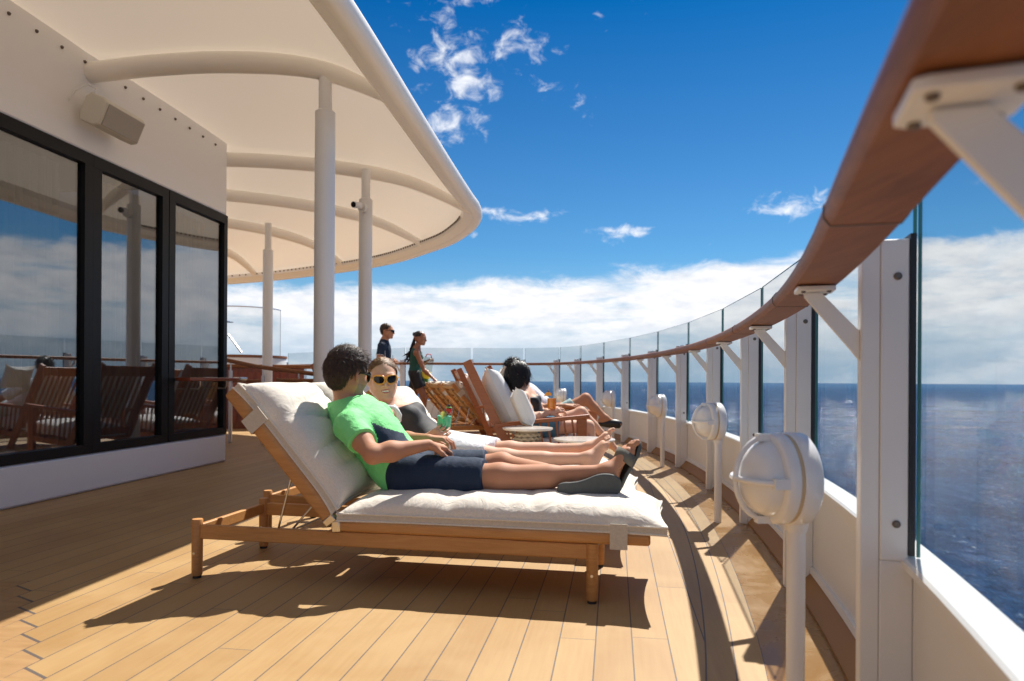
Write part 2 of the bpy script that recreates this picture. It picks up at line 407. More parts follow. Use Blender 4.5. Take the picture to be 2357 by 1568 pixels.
def sweep(mb, prof, mi=0, i0=0, i1=None, sh=0):
    i1 = len(path) if i1 is None else i1; n = len(prof); vs = []; fs = []
    for i in range(i0, i1):
        for e, z in prof: vs.append(off(i, e, z + sh * sheer(path[i].y)))
    k = i1 - i0
    for i in range(k - 1):
        for j in range(n): fs.append((i * n + j, i * n + (j + 1) % n, (i + 1) * n + (j + 1) % n, (i + 1) * n + j))
    fs += [tuple(range(n)), tuple((k - 1) * n + j for j in range(n))[::-1]]
    mb.add(vs, fs, mi)

def deck_fn(q, b, co):
    X, Y, Z = q.sep(q.new('ShaderNodeNewGeometry').outputs['Position'])
    ph = R(8.5); PW = .1247
    u = q.m('SUBTRACT', q.m('MULTIPLY', X, math.cos(ph)), q.m('MULTIPLY', Y, math.sin(ph)))
    v = q.m('ADD', q.m('MULTIPLY', X, math.sin(ph)), q.m('MULTIPLY', Y, math.cos(ph)))
    # radial distance inboard of the posts
    dx = q.m('SUBTRACT', X, RC[0]); dy = q.m('SUBTRACT', Y, RC[1])
    near = q.m('MAXIMUM', q.m('SUBTRACT', 2.5, Y), 0.0)
    rad = q.m('SQRT', q.m('ADD', q.m('MULTIPLY', dx, dx), q.m('MULTIPLY', dy, dy)))
    ins = q.m('SUBTRACT', q.m('SUBTRACT', RR, rad), q.m('MULTIPLY', q.m('MULTIPLY', near, near), .0135))
    margin = q.m('LESS_THAN', ins, .365)
    us = q.m('DIVIDE', q.m('ADD', u, .0575), PW)
    idx = q.m('FLOOR', us); fr = q.m('ABSOLUTE', q.m('SUBTRACT', q.m('FRACT', us), .5))
    line_a = q.m('GREATER_THAN', fr, .5 - .0023 / PW)
    # butt joints
    wn = q.new('ShaderNodeTexWhiteNoise', noise_dimensions='1D'); q.put(wn.inputs['W'], idx)
    rnd = wn.outputs['Value']
    vs_ = q.m('DIVIDE', q.m('ADD', v, q.m('MULTIPLY', rnd, 3.1)), 2.9)
    vfr = q.m('ABSOLUTE', q.m('SUBTRACT', q.m('FRACT', vs_), .5))
    butt = q.m('GREATER_THAN', vfr, .5 - .0016 / 2.9)
    bi = q.m('ADD', q.m('MULTIPLY', idx, 7.13), q.m('FLOOR', vs_))
    # nibbed king plank lower left: planks are cut in steps along a diagonal
    uc = q.m('MULTIPLY', q.m('ADD', idx, .5), PW)
    du = q.m('SUBTRACT', q.m('SUBTRACT', u, -.0575), uc)
    cut = q.m('ADD', q.m('SUBTRACT', v, 2.645), q.m('MULTIPLY', q.m('ADD', uc, 2.50), .98))
    cut = q.m('ADD', cut, q.m('MULTIPLY', du, .45))
    kz = q.m('LESS_THAN', q.m('SUBTRACT', v, q.m('MULTIPLY', du, .3)), 2.66)
    king = q.m('MULTIPLY', q.m('LESS_THAN', cut, 0.0), kz)
    kline = q.m('LESS_THAN', q.m('ABSOLUTE', cut), .006)
    kstep = q.m('MULTIPLY', line_a, q.m('LESS_THAN', q.m('ABSOLUTE', cut), .075))
    kl = q.m('MULTIPLY', q.m('MAXIMUM', kline, kstep), kz)
    notking = q.m('SUBTRACT', 1.0, king)
    # margin lines
    def ml(r0, w): return q.m('LESS_THAN', q.m('ABSOLUTE', q.m('SUBTRACT', ins, r0)), w)
    mline = q.m('MAXIMUM', ml(.365, .0028), q.m('MAXIMUM', ml(.275, .0024), ml(.185, .0014)))
    vm = q.m('ABSOLUTE', q.m('SUBTRACT', q.m('FRACT', q.m('DIVIDE', Y, 1.9)), .5))
    mbutt = q.m('MULTIPLY', q.m('GREATER_THAN', vm, .5 - .0012), q.m('GREATER_THAN', ins, .185))
    plank = q.m('MULTIPLY', q.m('MAXIMUM', line_a, butt), notking)
    plank = q.m('MAXIMUM', plank, kl)
    lines = q.m('ADD', q.m('MULTIPLY', plank, q.m('SUBTRACT', 1.0, margin)), q.m('MAXIMUM', mline, q.m('MULTIPLY', mbutt, margin)), clamp=True)
    wn2 = q.new('ShaderNodeTexWhiteNoise', noise_dimensions='1D'); q.put(wn2.inputs['W'], bi)
    grain = q.noise(q.comb(q.m('MULTIPLY', u, 60), q.m('MULTIPLY', v, 3.0), 0), 1.0, 6, .65)
    blot = q.noise(q.comb(X, Y, 0), 2.2, 5, .6, dist=.6)
    c = q.mix(wn2.outputs['Value'], (.345, .205, .078, 1), (.425, .268, .112, 1))
    c = q.mix(q.maprange(grain, .32, .72, 0, .45), c, (.295, .155, .050, 1))
    c = q.mix(q.maprange(blot, .40, .72, 0, .5), c, (.465, .315, .145, 1))
    kc = q.mix(q.maprange(q.noise(q.comb(q.m('MULTIPLY', u, 6), q.m('MULTIPLY', v, 30), 0), 1, 5, .6), .3, .7), (.32, .180, .070, 1), (.40, .240, .105, 1))
    c = q.mix(q.m('MULTIPLY', king, q.m('SUBTRACT', 1.0, margin)), c, kc)
    gut = q.m('LESS_THAN', ins, .185)
    c = q.mix(gut, c, q.mix(q.maprange(blot, .35, .65), (.38, .215, .080, 1), (.29, .150, .052, 1)))
    wet = q.m('MULTIPLY', gut, q.maprange(blot, .40, .58))
    c = q.mix(q.m('MULTIPLY', lines, .80), c, (.035, .045, .065, 1))
    q.put(b.inputs['Base Color'], c)
    ro = q.m('ADD', .50, q.m('MULTIPLY', q.maprange(blot, .3, .7), .16))
    ro = q.m('SUBTRACT', ro, q.m('MULTIPLY', gut, q.m('ADD', .12, q.m('MULTIPLY', wet, .30))))
    q.put(b.inputs['Roughness'], ro)
    hgt = q.m('ADD', q.m('MULTIPLY', lines, -1.0), q.m('MULTIPLY', grain, .25))
    q.put(b.inputs['Normal'], q.bump(hgt, .35, .0015))
M['deck'] = mat('teak_deck_planks', rough=.5, fn=deck_fn)
pts = [off(i, .13) for i in range(len(path))]
poly = [(p.x, p.y, 0) for p in pts] + [(-16, 21.2, 0), (-16, -4, 0)]
MB().add(poly, [tuple(range(len(poly)))]).build('deck', M['deck'])
tag(bpy.data.objects['deck'], kind='structure')
m_ = MB(); sweep(m_, [(.165, -.35), (.40, -.35), (.40, -22.5), (.165, -22.5)])
tag(m_.build('hull', M['white']), kind='structure')

# ================================================================== RAILING
rail = empty('deck_railing', 'curved ship railing with tall glass panels, white posts and varnished wooden handrail above the sea', 'railing', (0, 0, 0))
m_ = MB(); sweep(m_, [(.118, 0), (.165, 0), (.165, .452), (.118, .452)]); sweep(m_, [(.10, .075), (.118, .075), (.118, .10), (.104, .10)])
sweep(m_, [(.165, .452), (.165, -.35), (.175, -.35), (.175, .452)])
m_.build('bulwark', M['white'], rail, smooth=True)
m_ = MB(); sweep(m_, [(.092, .455), (.182, .455), (.182, .472), (.175, .478), (.099, .478), (.092, .472)])
m_.build('sill', M['white'], rail, smooth=True)
m_ = MB(); sweep(m_, [(.045, .0), (.1175, .0), (.1175, .07), (.105, .07), (.045, .012)])
m_.build('curb', M['curb'], rail, smooth=True)
# handrail with rounded edges and joints
prof = [(-.160, 1.160), (-.150, 1.147), (-.055, 1.145), (-.045, 1.158), (-.045, 1.176), (-.057, 1.192), (-.10, 1.198), (-.148, 1.192), (-.160, 1.178)]
m_ = MB(); sweep(m_, prof, sh=1)
hr = m_.build('handrail', M['railwood'], rail, smooth=True, angle=50)
for Yj in (.93, 2.22, 3.55, 4.9, 6.3, 7.8, 9.3, 10.8, 12.2):
    i = min(range(len(path)), key=lambda k: abs(path[k].y - Yj)); t, o = frame_at(i); c0 = path[i]; m_ = MB()
    m_.prism([(-.10 + (e + .10) * 1.035, 1.17 + (z - 1.17) * 1.06) for e, z in prof], c0 + Vector((0, 0, sheer(c0.y))), o, (0, 0, 1), t * .005); m_.build('joint_ring', M['bolt'], hr)
PY = [-2.25, -.90, .51, 1.70, 3.019, 4.362, 5.733, 7.195, 8.68, 10.15, 11.6, 12.9]
def nearest(pt):
    return min(range(len(path)), key=lambda i: (path[i] - pt).length)
posts = []
for Y in PY:
    i = nearest(Vector((railx(Y), Y, 0))); t, o = frame_at(i); posts.append((Vector((railx(Y), Y, 0)), t, o))
for px_, py_ in ((.84, 13.68), (.22, 14.18), (-.85, 14.26), (-2.34, 14.32), (-3.5, 15.62), (-4.9, 17.2), (-6.3, 18.8)):
    i = nearest(Vector((px_, py_, 0))); t, o = frame_at(i); posts.append((Vector((px_, py_, 0)), t, o))
proto_post = None
def post_parts():
    # local frame: x = along the rail, y = outward, z up
    m = MB()
    m.box((-.024, 0, .0), (.024, .042, 1.245)); m.box((-.029, .0425, .47), (.029, .104, 1.250))
    m.box((-.027, .0425, .0), (.027, .115, .4695)); m.box((-.033, .1155, .0), (.033, .150, .44))
    return m
def build_post(p, t, o, proto):
    s = sheer(p.y); L = Matrix.Translation(p + Vector((0, 0, 0))) @ Matrix(((t.x, o.x, 0, 0), (t.y, o.y, 0, 0), (0, 0, 1 + s / 1.2, 0), (0, 0, 0, 1)))
    if proto is None:
        a = post_parts().build('post', M['white'], rail, bevel=.003)
        m = MB(); m.prism([(0, .955), (0, 1.03), (-.012, 1.043), (-.088, 1.128), (-.128, 1.128), (-.128, 1.118), (-.022, .985)], (0, 0, 0), (0, 1, 0), (0, 0, 1), (.012, 0, 0))
        m.prism([(-.038, -.148), (.038, -.148), (.044, -.138), (.044, -.069), (.038, -.059), (-.038, -.059), (-.044, -.069), (-.044, -.138)], (0, 0, 1.136), (1, 0, 0), (0, 1, 0), (0, 0, .012))
        m.build('bracket', M['white'], a, bevel=.002)
        m = MB(); m.box((-.032, .1045, .485), (.032, .1185, 1.262)); m.build('gasket', M['rubber'], a)
        m = MB()
        for zz in (.56, 1.16): m.lathe([(.0095, 0), (.0095, .003), (.006, .006), (0.001, .006)], 12, Matrix.Translation((-.0290, .078, zz)) @ Matrix.Rotation(R(-90), 4, 'Y'))
        for xx in (-.031, .031):
            for yy in (-.133, -.074): m.lathe([(.0055, 0), (.0055, .003), (.003, .005), (0.001, .005)], 10, Matrix.Translation((xx, yy, 1.1300)) @ Matrix.Rotation(R(180), 4, 'X'))
        m.each('bolt', M['bolt'], a)
    else: a = copy_tree(proto, rail)
    a.matrix_basis = L
    return a
for p, t, o in posts:
    a = build_post(p, t, o, proto_post)
    if proto_post is None: proto_post = a
for k in range(len(posts) - 1):
    (p0, t0, o0), (p1, t1, o1) = posts[k], posts[k + 1]
    a = p0 + o0 * .128; b = p1 + o1 * .128; d = (b - a).normalized(); n = Vector((d.y, -d.x, 0))
    g0 = .022; a = a + d * g0; b = b - d * g0
    z0 = .480; h0 = 1.492 + .008 * (a.y - 3); h1 = 1.492 + .008 * (b.y - 3)
    m = MB(); T = n * .0045
    vs = [a - T, b - T, b + T, a + T]; V = [Vector((v.x, v.y, z0)) for v in vs] + [Vector((vs[0].x, vs[0].y, h0)), Vector((vs[1].x, vs[1].y, h1)), Vector((vs[2].x, vs[2].y, h1)), Vector((vs[3].x, vs[3].y, h0))]
    m.add(V, [(0, 1, 5, 4), (2, 3, 7, 6)], 0); m.add(V, [(1, 2, 6, 5), (3, 0, 4, 7), (4, 5, 6, 7)], 1)
    m.build('glass_panel', [M['glass'], M['glassedge']], rail)

# ================================================================== DECK LAMPS
def make_lamp(label):
    t = empty('deck_lamp', label, 'lamp', group='round lamps on short poles along the railing')
    # local: -x is where the dome faces, z up; head centre z=.646
    m = MB(); m.tube([(0.055, 0, 0), (0.055, 0, .55)], .0235, 20); m.build('pole', M['dome'], t, smooth=True)
    A = Matrix.Translation((.075, 0, .646)) @ Matrix.Rotation(R(-90), 4, 'Y') @ Matrix.Diagonal((1, 1, .86, 1))
    m = MB(); m.lathe([(.09, 0), (.112, .003), (.121, .012), (.122, .052), (.119, .060)], 48, A)
    m.tube([(.055, 0, .505), (.055, 0, .56)], [.026, .040], 20)
    m.build('housing', M['dome'], t, smooth=True, angle=50)
    m = MB(); m.lathe([(.1165, .0605), (.1165, .072)], 48, A); m.build('seal', M['seal'], t, smooth=True)
    m = MB(); m.lathe([(.119, .0725), (.120, .084), (.119, .105), (.110, .113)], 48, A); m.build('rim', M['dome'], t, smooth=True, angle=50)
    m = MB(); pr = [(.100 * math.cos(a), .1135 + .088 * math.sin(a)) for a in np.linspace(0, math.pi / 2, 12)]; pr[-1] = (.001, pr[-1][1])
    m.lathe(pr, 48, A); m.build('dome', M['dome'], t, smooth=True, angle=60)
    m = MB()
    for ang in (0, 90):
        pp = []
        for a in np.linspace(0, math.pi, 17):
            r_, zz = .110 * math.cos(a), .115 + .100 * math.sin(a); pp.append(A @ (Matrix.Rotation(R(ang), 4, 'Z') @ Vector((r_, 0, zz))))
        m.tube(pp, .0075, 8)
    for ang in (0, 90, 180, 270): m.box((.098, -.013, .104), (.118, .013, .150), A @ Matrix.Rotation(R(ang), 4, 'Z'))
    m.build('guard', M['dome'], t, smooth=True)
    return t
lamp_pos = [(1.81, .757, 'nearest lamp, large white bulkhead lamp on a pole at the right edge of the deck'),
            (4.38, 1.326, 'second white bulkhead lamp, between the sandalled feet and the near post'),
            (7.19, 1.589, 'third white bulkhead lamp along the railing, right of the black clog'),
            (9.90, 1.465, 'white bulkhead lamp standing just above the black clog'),
            (12.0, .93, 'smallest and farthest white bulkhead lamp, right of the orange drink')]
lp = None
for Y, X, lb in lamp_pos:
    t = make_lamp(lb) if lp is None else copy_tree(lp)
    if lp is None: lp = t
    retag(t, lb); t.location = (X - .055, Y, 0); t.rotation_euler = (0, 0, R(3))

# ================================================================== DECKHOUSE
WA = Vector((-3.448, 4.597, 0)); WD = Vector((.1114, .9938, 0)); WN = Vector((.9938, -.1114, 0)); WL = 2.881
WB = Vector((-4.55, 10.6, 0)); WC = WA + WD * WL
def W(s, n, z): return WA + WD * s + WN * n + Vector((0, 0, z))
house = empty('deckhouse', 'white deckhouse with a band of black framed reflecting windows', 'building')
HM = Matrix(((WD.x, WN.x, 0, WA.x), (WD.y, WN.y, 0, WA.y), (0, 0, 1, 0), (0, 0, 0, 1)))
m = MB(); m.box((-10, -.20, 0), (WL, .008, .30), HM); m.box((-10, -.20, 2.68), (WL, .004, 3.56), HM); m.box((-10, -.20, .302), (-3.6, 0, 2.678), HM)
# rounded corner and the end wall running away from view
m.build('wall', M['wall'], house, bevel=.02)
m = MB(); d2 = (WB - WC).normalized(); n2 = Vector((d2.y, -d2.x, 0))
m.add([WC + Vector((-.06, .003, 0)), WB, WB + Vector((-2, 0, 0)), WC + Vector((-2.3, .003, 0))] + [v + Vector((0, 0, 3.56)) for v in (WC + Vector((-.06, .003, 0)), WB, WB + Vector((-2, 0, 0)), WC + Vector((-2.3, .003, 0)))],
      [(0, 1, 2, 3), (4, 7, 6, 5), (0, 4, 5, 1), (1, 5, 6, 2), (2, 6, 7, 3), (3, 7, 4, 0)])
m.build('end_wall', M['wall'], house)
m = MB(); m.box((-10, -2.6, .02), (WL - .3, -2.5, 3.4), HM); m.box((-10, -2.5, 2.9), (WL - .3, -.25, 2.95), HM); m.box((-10, -2.5, .003), (WL - .3, -.25, .02), HM)
m.build('interior', M['room'], house)
edges = [(-3.6, -2.25), (-2.06, -1.25), (-1.05, -.22), (-.03, .756), (.945, 1.737), (1.938, 2.815)]
mull = [(-2.25, -2.06), (-1.25, -1.05), (-.22, -.03), (.756, .945), (1.737, 1.938)]
for k, (s0, s1) in enumerate(edges):
    sL_, sR_ = s0 - .0935, s1 + (.0935 if s1 < 2 else .066)
    m = MB(); m.box((sL_, -.06, .302), (sR_, .012, .375), HM); m.box((sL_, -.06, 2.585), (sR_, .012, 2.678), HM)
    m.box((s1, -.06, .3755), (s1 + (.0935 if s1 < 2 else .066), .0115, 2.5845), HM)
    m.box((s0 - .0935, -.06, .3755), (s0, .0105, 2.5845), HM)
    w = m.build('window', M['black'], house)
    m = MB(); m.box((s0 - .002, -.030, .372), (s1 + .002, -.022, 2.588), HM); m.build('pane', M['pane'], w)
    m = MB(); vs = []; fs = []; n_ = 90
    a0, a1 = s0 + .02, s1 - .10
    for j in range(n_ + 1):
        s_ = a0 + (a1 - a0) * j / n_; dd = .034 * math.sin(j * 1.05 + k) + .014 * math.sin(j * .37 + 2 * k)
        for zz in (.38, 2.56): vs.append(HM @ Vector((s_, -.16 + dd, zz)))
    for j in range(n_): fs.append((2 * j, 2 * j + 2, 2 * j + 3, 2 * j + 1))
    m.add(vs, fs); m.build('curtain', M['curtain'], w, smooth=True, angle=180)
# screws strip along the top of the wall
m = MB()
for s_ in np.arange(-1.6, 2.85, .235): m.lathe([(.013, 0), (.013, .006), (.005, .016), (.001, .017)], 8, HM @ Matrix.Translation((s_, .0055, 3.375)) @ Matrix.Rotation(R(-90), 4, 'X'))
m.each('screw', M['bolt'], house)

# teak ledge with polished rounded end at the corner
t = empty('bar_ledge', 'red brown wooden ledge with polished round end at the corner of the deckhouse', 'ledge', tuple(W(2.4, .05, .86)))
m = MB(); I = t.matrix_world
def loc(p): return Vector(p) - Vector(t.location)
poly = [(1.94, .013), (2.95, .013), (3.06, .03), (3.10, .09), (3.05, .15), (2.9, .17), (1.94, .17)]
m.prism([(a - 2.4, b) for a, b in poly], loc(W(2.4, 0, .895)), WD, WN, (0, 0, .035)); m.build('top', M['maho'], t, bevel=.006)
m = MB(); m.tube([loc(W(a, b, .905)) for a, b in ((2.86, .172), (3.0, .165), (3.075, .13), (3.10, .09), (3.085, .04), (3.03, .012))], .016, 10); m.build('metal_edge', M['steel'], t, smooth=True)
m = MB()
for s_ in (2.2, 2.7): m.tube([loc(W(s_, .012, .80)), loc(W(s_, .09, .80)), loc(W(s_, .11, .83)), loc(W(s_, .11, .877))], .008, 8)
m.each('bracket', M['steel'], t, smooth=True)

# speaker
sp = empty('wall_speaker', 'cream outdoor loudspeaker with taupe grille high on the deckhouse wall', 'speaker', tuple(W(.85, .18, 2.95)))
SM = Matrix(((WD.x, WN.x, 0, 0), (WD.y, WN.y, 0, 0), (0, 0, 1, 0), (0, 0, 0, 1))) @ Matrix.Rotation(R(-24), 4, 'X')
SX = SM.to_3x3() @ Vector((1, 0, 0)); SY = SM.to_3x3() @ Vector((0, 1, 0)); SZ = SM.to_3x3() @ Vector((0, 0, 1))
m = MB(); m.prism([(-.10, -.07), (-.07, -.115), (.04, -.115), (.088, -.09), (.088, .09), (.04, .115), (-.07, .115), (-.10, .07)], (0, 0, 0), SY, SZ, SX * .46)
m.build('cabinet', M['cream'], sp, bevel=.012)
m = MB(); m.prism([(-.085, -.205), (-.085, .205), (.085, .205), (.085, -.205)], SY * .092, SZ, SX, SY * .012); m.build('grille', M['grille'], sp, bevel=.004)
m = MB(); m.tube([SY * -.10, SY * -.14 - Vector(WN) * .04], .02, 8)
m.tube([Vector((0, 0, .10)) + SX * -.20, Vector((0, 0, .17)) + SX * -.19, Vector((0, 0, .19)) + SX * -.23 - WN * .05, Vector((0, 0, .13)) + SX * -.26 - WN * .12, Vector((0, 0, .05)) + SX * -.27 - WN * .17], .006, 6)
m.build('mount', M['white'], sp, smooth=True)

# ================================================================== CANOPY
can = empty('canopy', 'curved white canopy on arched beams and round pillars overhanging the deck', 'canopy')
def beamcurve(A, B, n=22, peak=.10):
    """arched rib: A at the wall z 3.32 to B at the rim z 2.95"""
    zs = [(0, 3.32), (.18, 3.352), (.39, 3.36), (.60, 3.325), (.75, 3.26), (.89, 3.11), (1.0, 2.96)]
    out = []
    for k in range(n):
        s = k / (n - 1)
        z = float(np.interp(s, [a for a, b in zs], [b for a, b in zs]))
        out.append(Vector((A[0] + (B[0] - A[0]) * s, A[1] + (B[1] - A[1]) * s, z)))
    for _ in range(2):
        out = [out[0]] + [Vector((o.x, o.y, (out[i].z + o.z * 2 + out[i + 2].z) / 4)) for i, o in enumerate(out[1:-1])] + [out[-1]]
    return out
ribs = [((-3.59, 3.30), (-1.06, 2.97)), ((-3.356, 5.41), (-.81, 5.12)), ((-3.10, 7.62), (-.50, 8.35)), ((-3.62, 8.90), (-1.30, 10.65)), ((-4.30, 10.4), (-3.05, 12.55)), ((-5.4, 11.4), (-5.2, 14.0))]
ribs = [((-3.83, 1.2), (-1.30, .86)), ] + ribs[:2] + [((a[0] - .42 * (1 if i > 0 else .35), a[1] - (.10 if i == 0 else 0)), b) for i, (a, b) in enumerate(ribs[2:])]
rc = [beamcurve(a, b) for a, b in ribs]
for k, c in enumerate(rc):
    n_ = len(c); rads = [float(np.interp(i / (n_ - 1), [0, .55, .8, 1], [.078, .080, .068, .045])) for i in range(n_)]
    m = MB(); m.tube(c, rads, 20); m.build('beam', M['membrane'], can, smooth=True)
# rim path
rim = [(-1.55, -1.4), (-1.30, .86), (-1.06, 2.97), (-.93, 4.0), (-.81, 5.12), (-.66, 6.5), (-.53, 7.6), (-.47, 8.05), (-.455, 8.45), (-.50, 8.85), (-.62, 9.3), (-.90, 10.0), (-1.30, 10.65), (-1.85, 11.45), (-2.4, 12.05), (-3.05, 12.6), (-3.9, 13.2), (-5.2, 14.0), (-7.2, 14.9)]
def catmull(pts, n=6):
    P_ = [Vector((p[0], p[1], p[2] if len(p) > 2 else 0)) for p in pts]; out = []
    for i in range(len(P_) - 1):
        p0 = P_[max(i - 1, 0)]; p1 = P_[i]; p2 = P_[i + 1]; p3 = P_[min(i + 2, len(P_) - 1)]
        for j in range(n):
            t = j / n; out.append(.5 * ((2 * p1) + (-p0 + p2) * t + (2 * p0 - 5 * p1 + 4 * p2 - p3) * t * t + (-p0 + 3 * p1 - 3 * p2 + p3) * t ** 3))
    return out + [P_[-1]]
rimc = [Vector((p.x, p.y, 2.965)) for p in catmull(rim)]
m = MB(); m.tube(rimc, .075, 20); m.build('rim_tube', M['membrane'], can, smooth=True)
# inner lip plate under the rim
m = MB(); vs = []; fs = []
for i, p in enumerate(rimc):
    t_ = (rimc[min(i + 1, len(rimc) - 1)] - rimc[max(i - 1, 0)]).normalized(); inn = Vector((-t_.y, t_.x, 0))
    for e, z in ((.055, 2.925), (.16, 2.985), (.16, 2.997), (.055, 2.975), (.165, 2.99), (.175, 3.05), (.178, 3.05), (.170, 2.985)): vs.append(p + inn * e + Vector((0, 0, z - p.z)))
for i in range(len(rimc) - 1):
    for q0 in (0, 4):
        for j in range(4): fs.append((i * 8 + q0 + j, i * 8 + q0 + (j + 1) % 4, (i + 1) * 8 + q0 + (j + 1) % 4, (i + 1) * 8 + q0 + j))
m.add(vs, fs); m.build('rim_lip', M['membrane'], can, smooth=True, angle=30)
m = MB()
for i in range(0, len(rimc)):
    if rimc[i].y < 8.9 : continue
    for f_ in (0, .5):
        if i + 1 >= len(rimc): break
        p = rimc[i].lerp(rimc[i + 1], f_); t_ = (rimc[i + 1] - rimc[i]).normalized(); inn = Vector((-t_.y, t_.x, 0))
        m.lathe([(.014, 0), (.014, .01), (.001, .016)], 8, Matrix.Translation(p + inn * .182 + Vector((0, 0, .062))) @ inn.to_track_quat('Z', 'Y').to_matrix().to_4x4())
m.each('rim_screw', M['bolt'], can)
# membrane: surface lofted over the beams, swelling a little between them
inner = [(-4.2, -1.4), (-3.93, 1.2), (-3.69, 3.30), (-3.46, 5.41), (-3.26, 7.7), (-3.95, 8.9), (-4.7, 10.4), (-5.7, 11.4), (-7.2, 12.0)]
rows = []
def rimparam(pt): return min(range(len(rimc)), key=lambda i: (Vector((pt[0], pt[1])) - Vector((rimc[i].x, rimc[i].y))).length)
outer_keys = [0] + [rimparam(b) for a, b in ribs] + [len(rimc) - 1]
inn_c = [Vector((p[0], p[1], 0)) for p in inner]
NS = 10
for k in range(len(outer_keys) - 1):
    i0, i1 = outer_keys[k], outer_keys[k + 1]
    for j in range(NS + (1 if k == len(outer_keys) - 2 else 0)):
        f_ = j / NS; io = i0 + (i1 - i0) * f_; ii = int(io); fo = io - ii
        po = rimc[min(ii, len(rimc) - 1)].lerp(rimc[min(ii + 1, len(rimc) - 1)], fo)
        pi = inn_c[k].lerp(inn_c[k + 1], f_)
        sw = .07 * math.sin(math.pi * f_) ** .8
        base = beamcurve((pi.x, pi.y), (po.x, po.y), 22)
        row = []
        for q_, p in enumerate(base):
            s = q_ / 21; up = float(np.interp(s, [0, .15, .8, 1.0], [.15, .085, .075, .03]))
            pt_ = Vector((p.x, p.y, p.z + up + sw * math.sin(math.pi * min(1, s * 1.02)) ** .7))
            row.append(pt_)
        rows.append(row)
vs = [p for r_ in rows for p in r_]; fs = []
for i in range(len(rows) - 1):
    for j in range(21): fs.append((i * 22 + j, (i + 1) * 22 + j, (i + 1) * 22 + j + 1, i * 22 + j + 1))
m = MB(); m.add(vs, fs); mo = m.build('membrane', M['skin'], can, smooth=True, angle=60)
# make sure thickness goes upward
# pillars
for X, Y, ztop, zc in ((-1.433, 5.194, 3.26, 2.93), (-1.683, 7.80, 3.30, 2.955), (-3.80, 10.6, 3.32, 2.90), (-1.85, 1.0, 3.26, 2.93)):
    m = MB(); m.tube([(X, Y, 0), (X, Y, zc)], .076, 32); m.tube([(X, Y, zc), (X, Y, zc + .012)], [.076, .060], 32); m.tube([(X, Y, zc), (X, Y, ztop)], .050, 24)
    m.build('pillar', M['white'], can, smooth=True)
# security camera on the middle pillar
sc_ = empty('security_camera', 'small white security camera clamped on the middle canopy pillar', 'camera', (-1.683, 7.72, 2.84))
m = MB(); m.tube([(0, .0, 0), (-.02, -.05, 0)], .052, 20); m.tube([(-.02, -.05, .0), (-.06, -.10, .0)], .022, 12); m.tube([(-.03, -.09, .01), (-.075, -.20, -.01)], .036, 20); m.build('housing', M['white'], sc_, smooth=True)
m = MB(); m.tube([(-.075, -.2003, -.01), (-.0765, -.204, -.0105)], .030, 20); m.build('lens', M['black'], sc_, smooth=True)

# ================================================================== SOFT SHAPES
def snoise(X, Y, Z, f, seed=0, n=5):
    rs = np.random.RandomState(seed); out = 0
    for i in range(n):
        d = rs.normal(size=3); d /= np.linalg.norm(d); ff = f * (1 + .9 * i / n * 2); ph = rs.uniform(0, 6.28)
        out = out + np.sin((X * d[0] + Y * d[1] + Z * d[2]) * ff + ph) / (1 + .6 * i)
    return out / 2.2
def cushion(name, L, Wd, side, bulge, mats, parent, M4, nx=48, ny=30, wr=.006, seed=1, pinch=.025, creases=(), pipe=.005, both=False, knife=False):
    """rectangular cushion, local x 0..L, y 0..Wd, z 0..side + bulge; boxed sides with piping, corners drawn out"""
    u = np.linspace(0, 1, nx); v = np.linspace(0, 1, ny); U, V = np.meshgrid(u, v, indexing='ij')
    a = np.abs(2 * U - 1); b = np.abs(2 * V - 1)
    prof = ((1 - a ** 6).clip(0) ** .55) * ((1 - b ** (3.4 if side > 0 else 4)).clip(0) ** .62)
    X = U * L; Y = V * Wd
    # edges pull inwards between the corners
    X = X + (2 * U - 1) * (-pinch) * (1 - b ** 2) * a ** 3; Y = Y + (2 * V - 1) * (-pinch) * (1 - a ** 6) * b ** 3
    top = side + bulge * prof + wr * snoise(X, Y, 0, 16, seed) * prof ** .5 + wr * .55 * snoise(X * 2.2, Y * .5, 0, 34, seed + 3) * (b ** 2) * (1 - b ** 12)
    for (cx_, wdt, dep, sk) in creases: top = top - dep * np.exp(-(((U * L - cx_ - sk * (V - .5)) / wdt) ** 2)) * prof ** .4
    bot = -(bulge * .9 * prof + wr * snoise(X, Y, 1, 14, seed + 9) * prof) if both else 0 * top
    vs = [M4 @ Vector((X[i, j], Y[i, j], top[i, j])) for i in range(nx) for j in range(ny)]
    vs += [M4 @ Vector((X[i, j], Y[i, j], bot[i, j])) for i in range(nx) for j in range(ny)]
    N = nx * ny; fs = []; mi = []
    for i in range(nx - 1):
        for j in range(ny - 1):
            q = (i * ny + j, (i + 1) * ny + j, (i + 1) * ny + j + 1, i * ny + j + 1); fs.append(q); mi.append(0)
            fs.append(tuple(N + k for k in q[::-1])); mi.append(0)
    loop = [(i, 0) for i in range(nx)] + [(nx - 1, j) for j in range(1, ny)] + [(i, ny - 1) for i in range(nx - 2, -1, -1)] + [(0, j) for j in range(ny - 2, 0, -1)]
    ids = [i * ny + j for i, j in loop]
    if side > 0:
        for k in range(len(ids)):
            a_, b_ = ids[k], ids[(k + 1) % len(ids)]; fs.append((a_, N + a_, N + b_, b_)); mi.append(1)
    else:
        pass
    mb = MB(); mb.v = [tuple(p) for p in vs]; mb.f = fs; mb.mi = mi
    o = mb.build(name, mats, parent, smooth=True, angle=50)
    if pipe:
        m = MB()
        m.tube([vs[k] for k in ids], pipe, 6, closed=True)
        if side > 0: m.tube([vs[N + k] for k in ids], pipe, 6, closed=True)
        m.build('piping', mats[0], o, smooth=True)
    return o

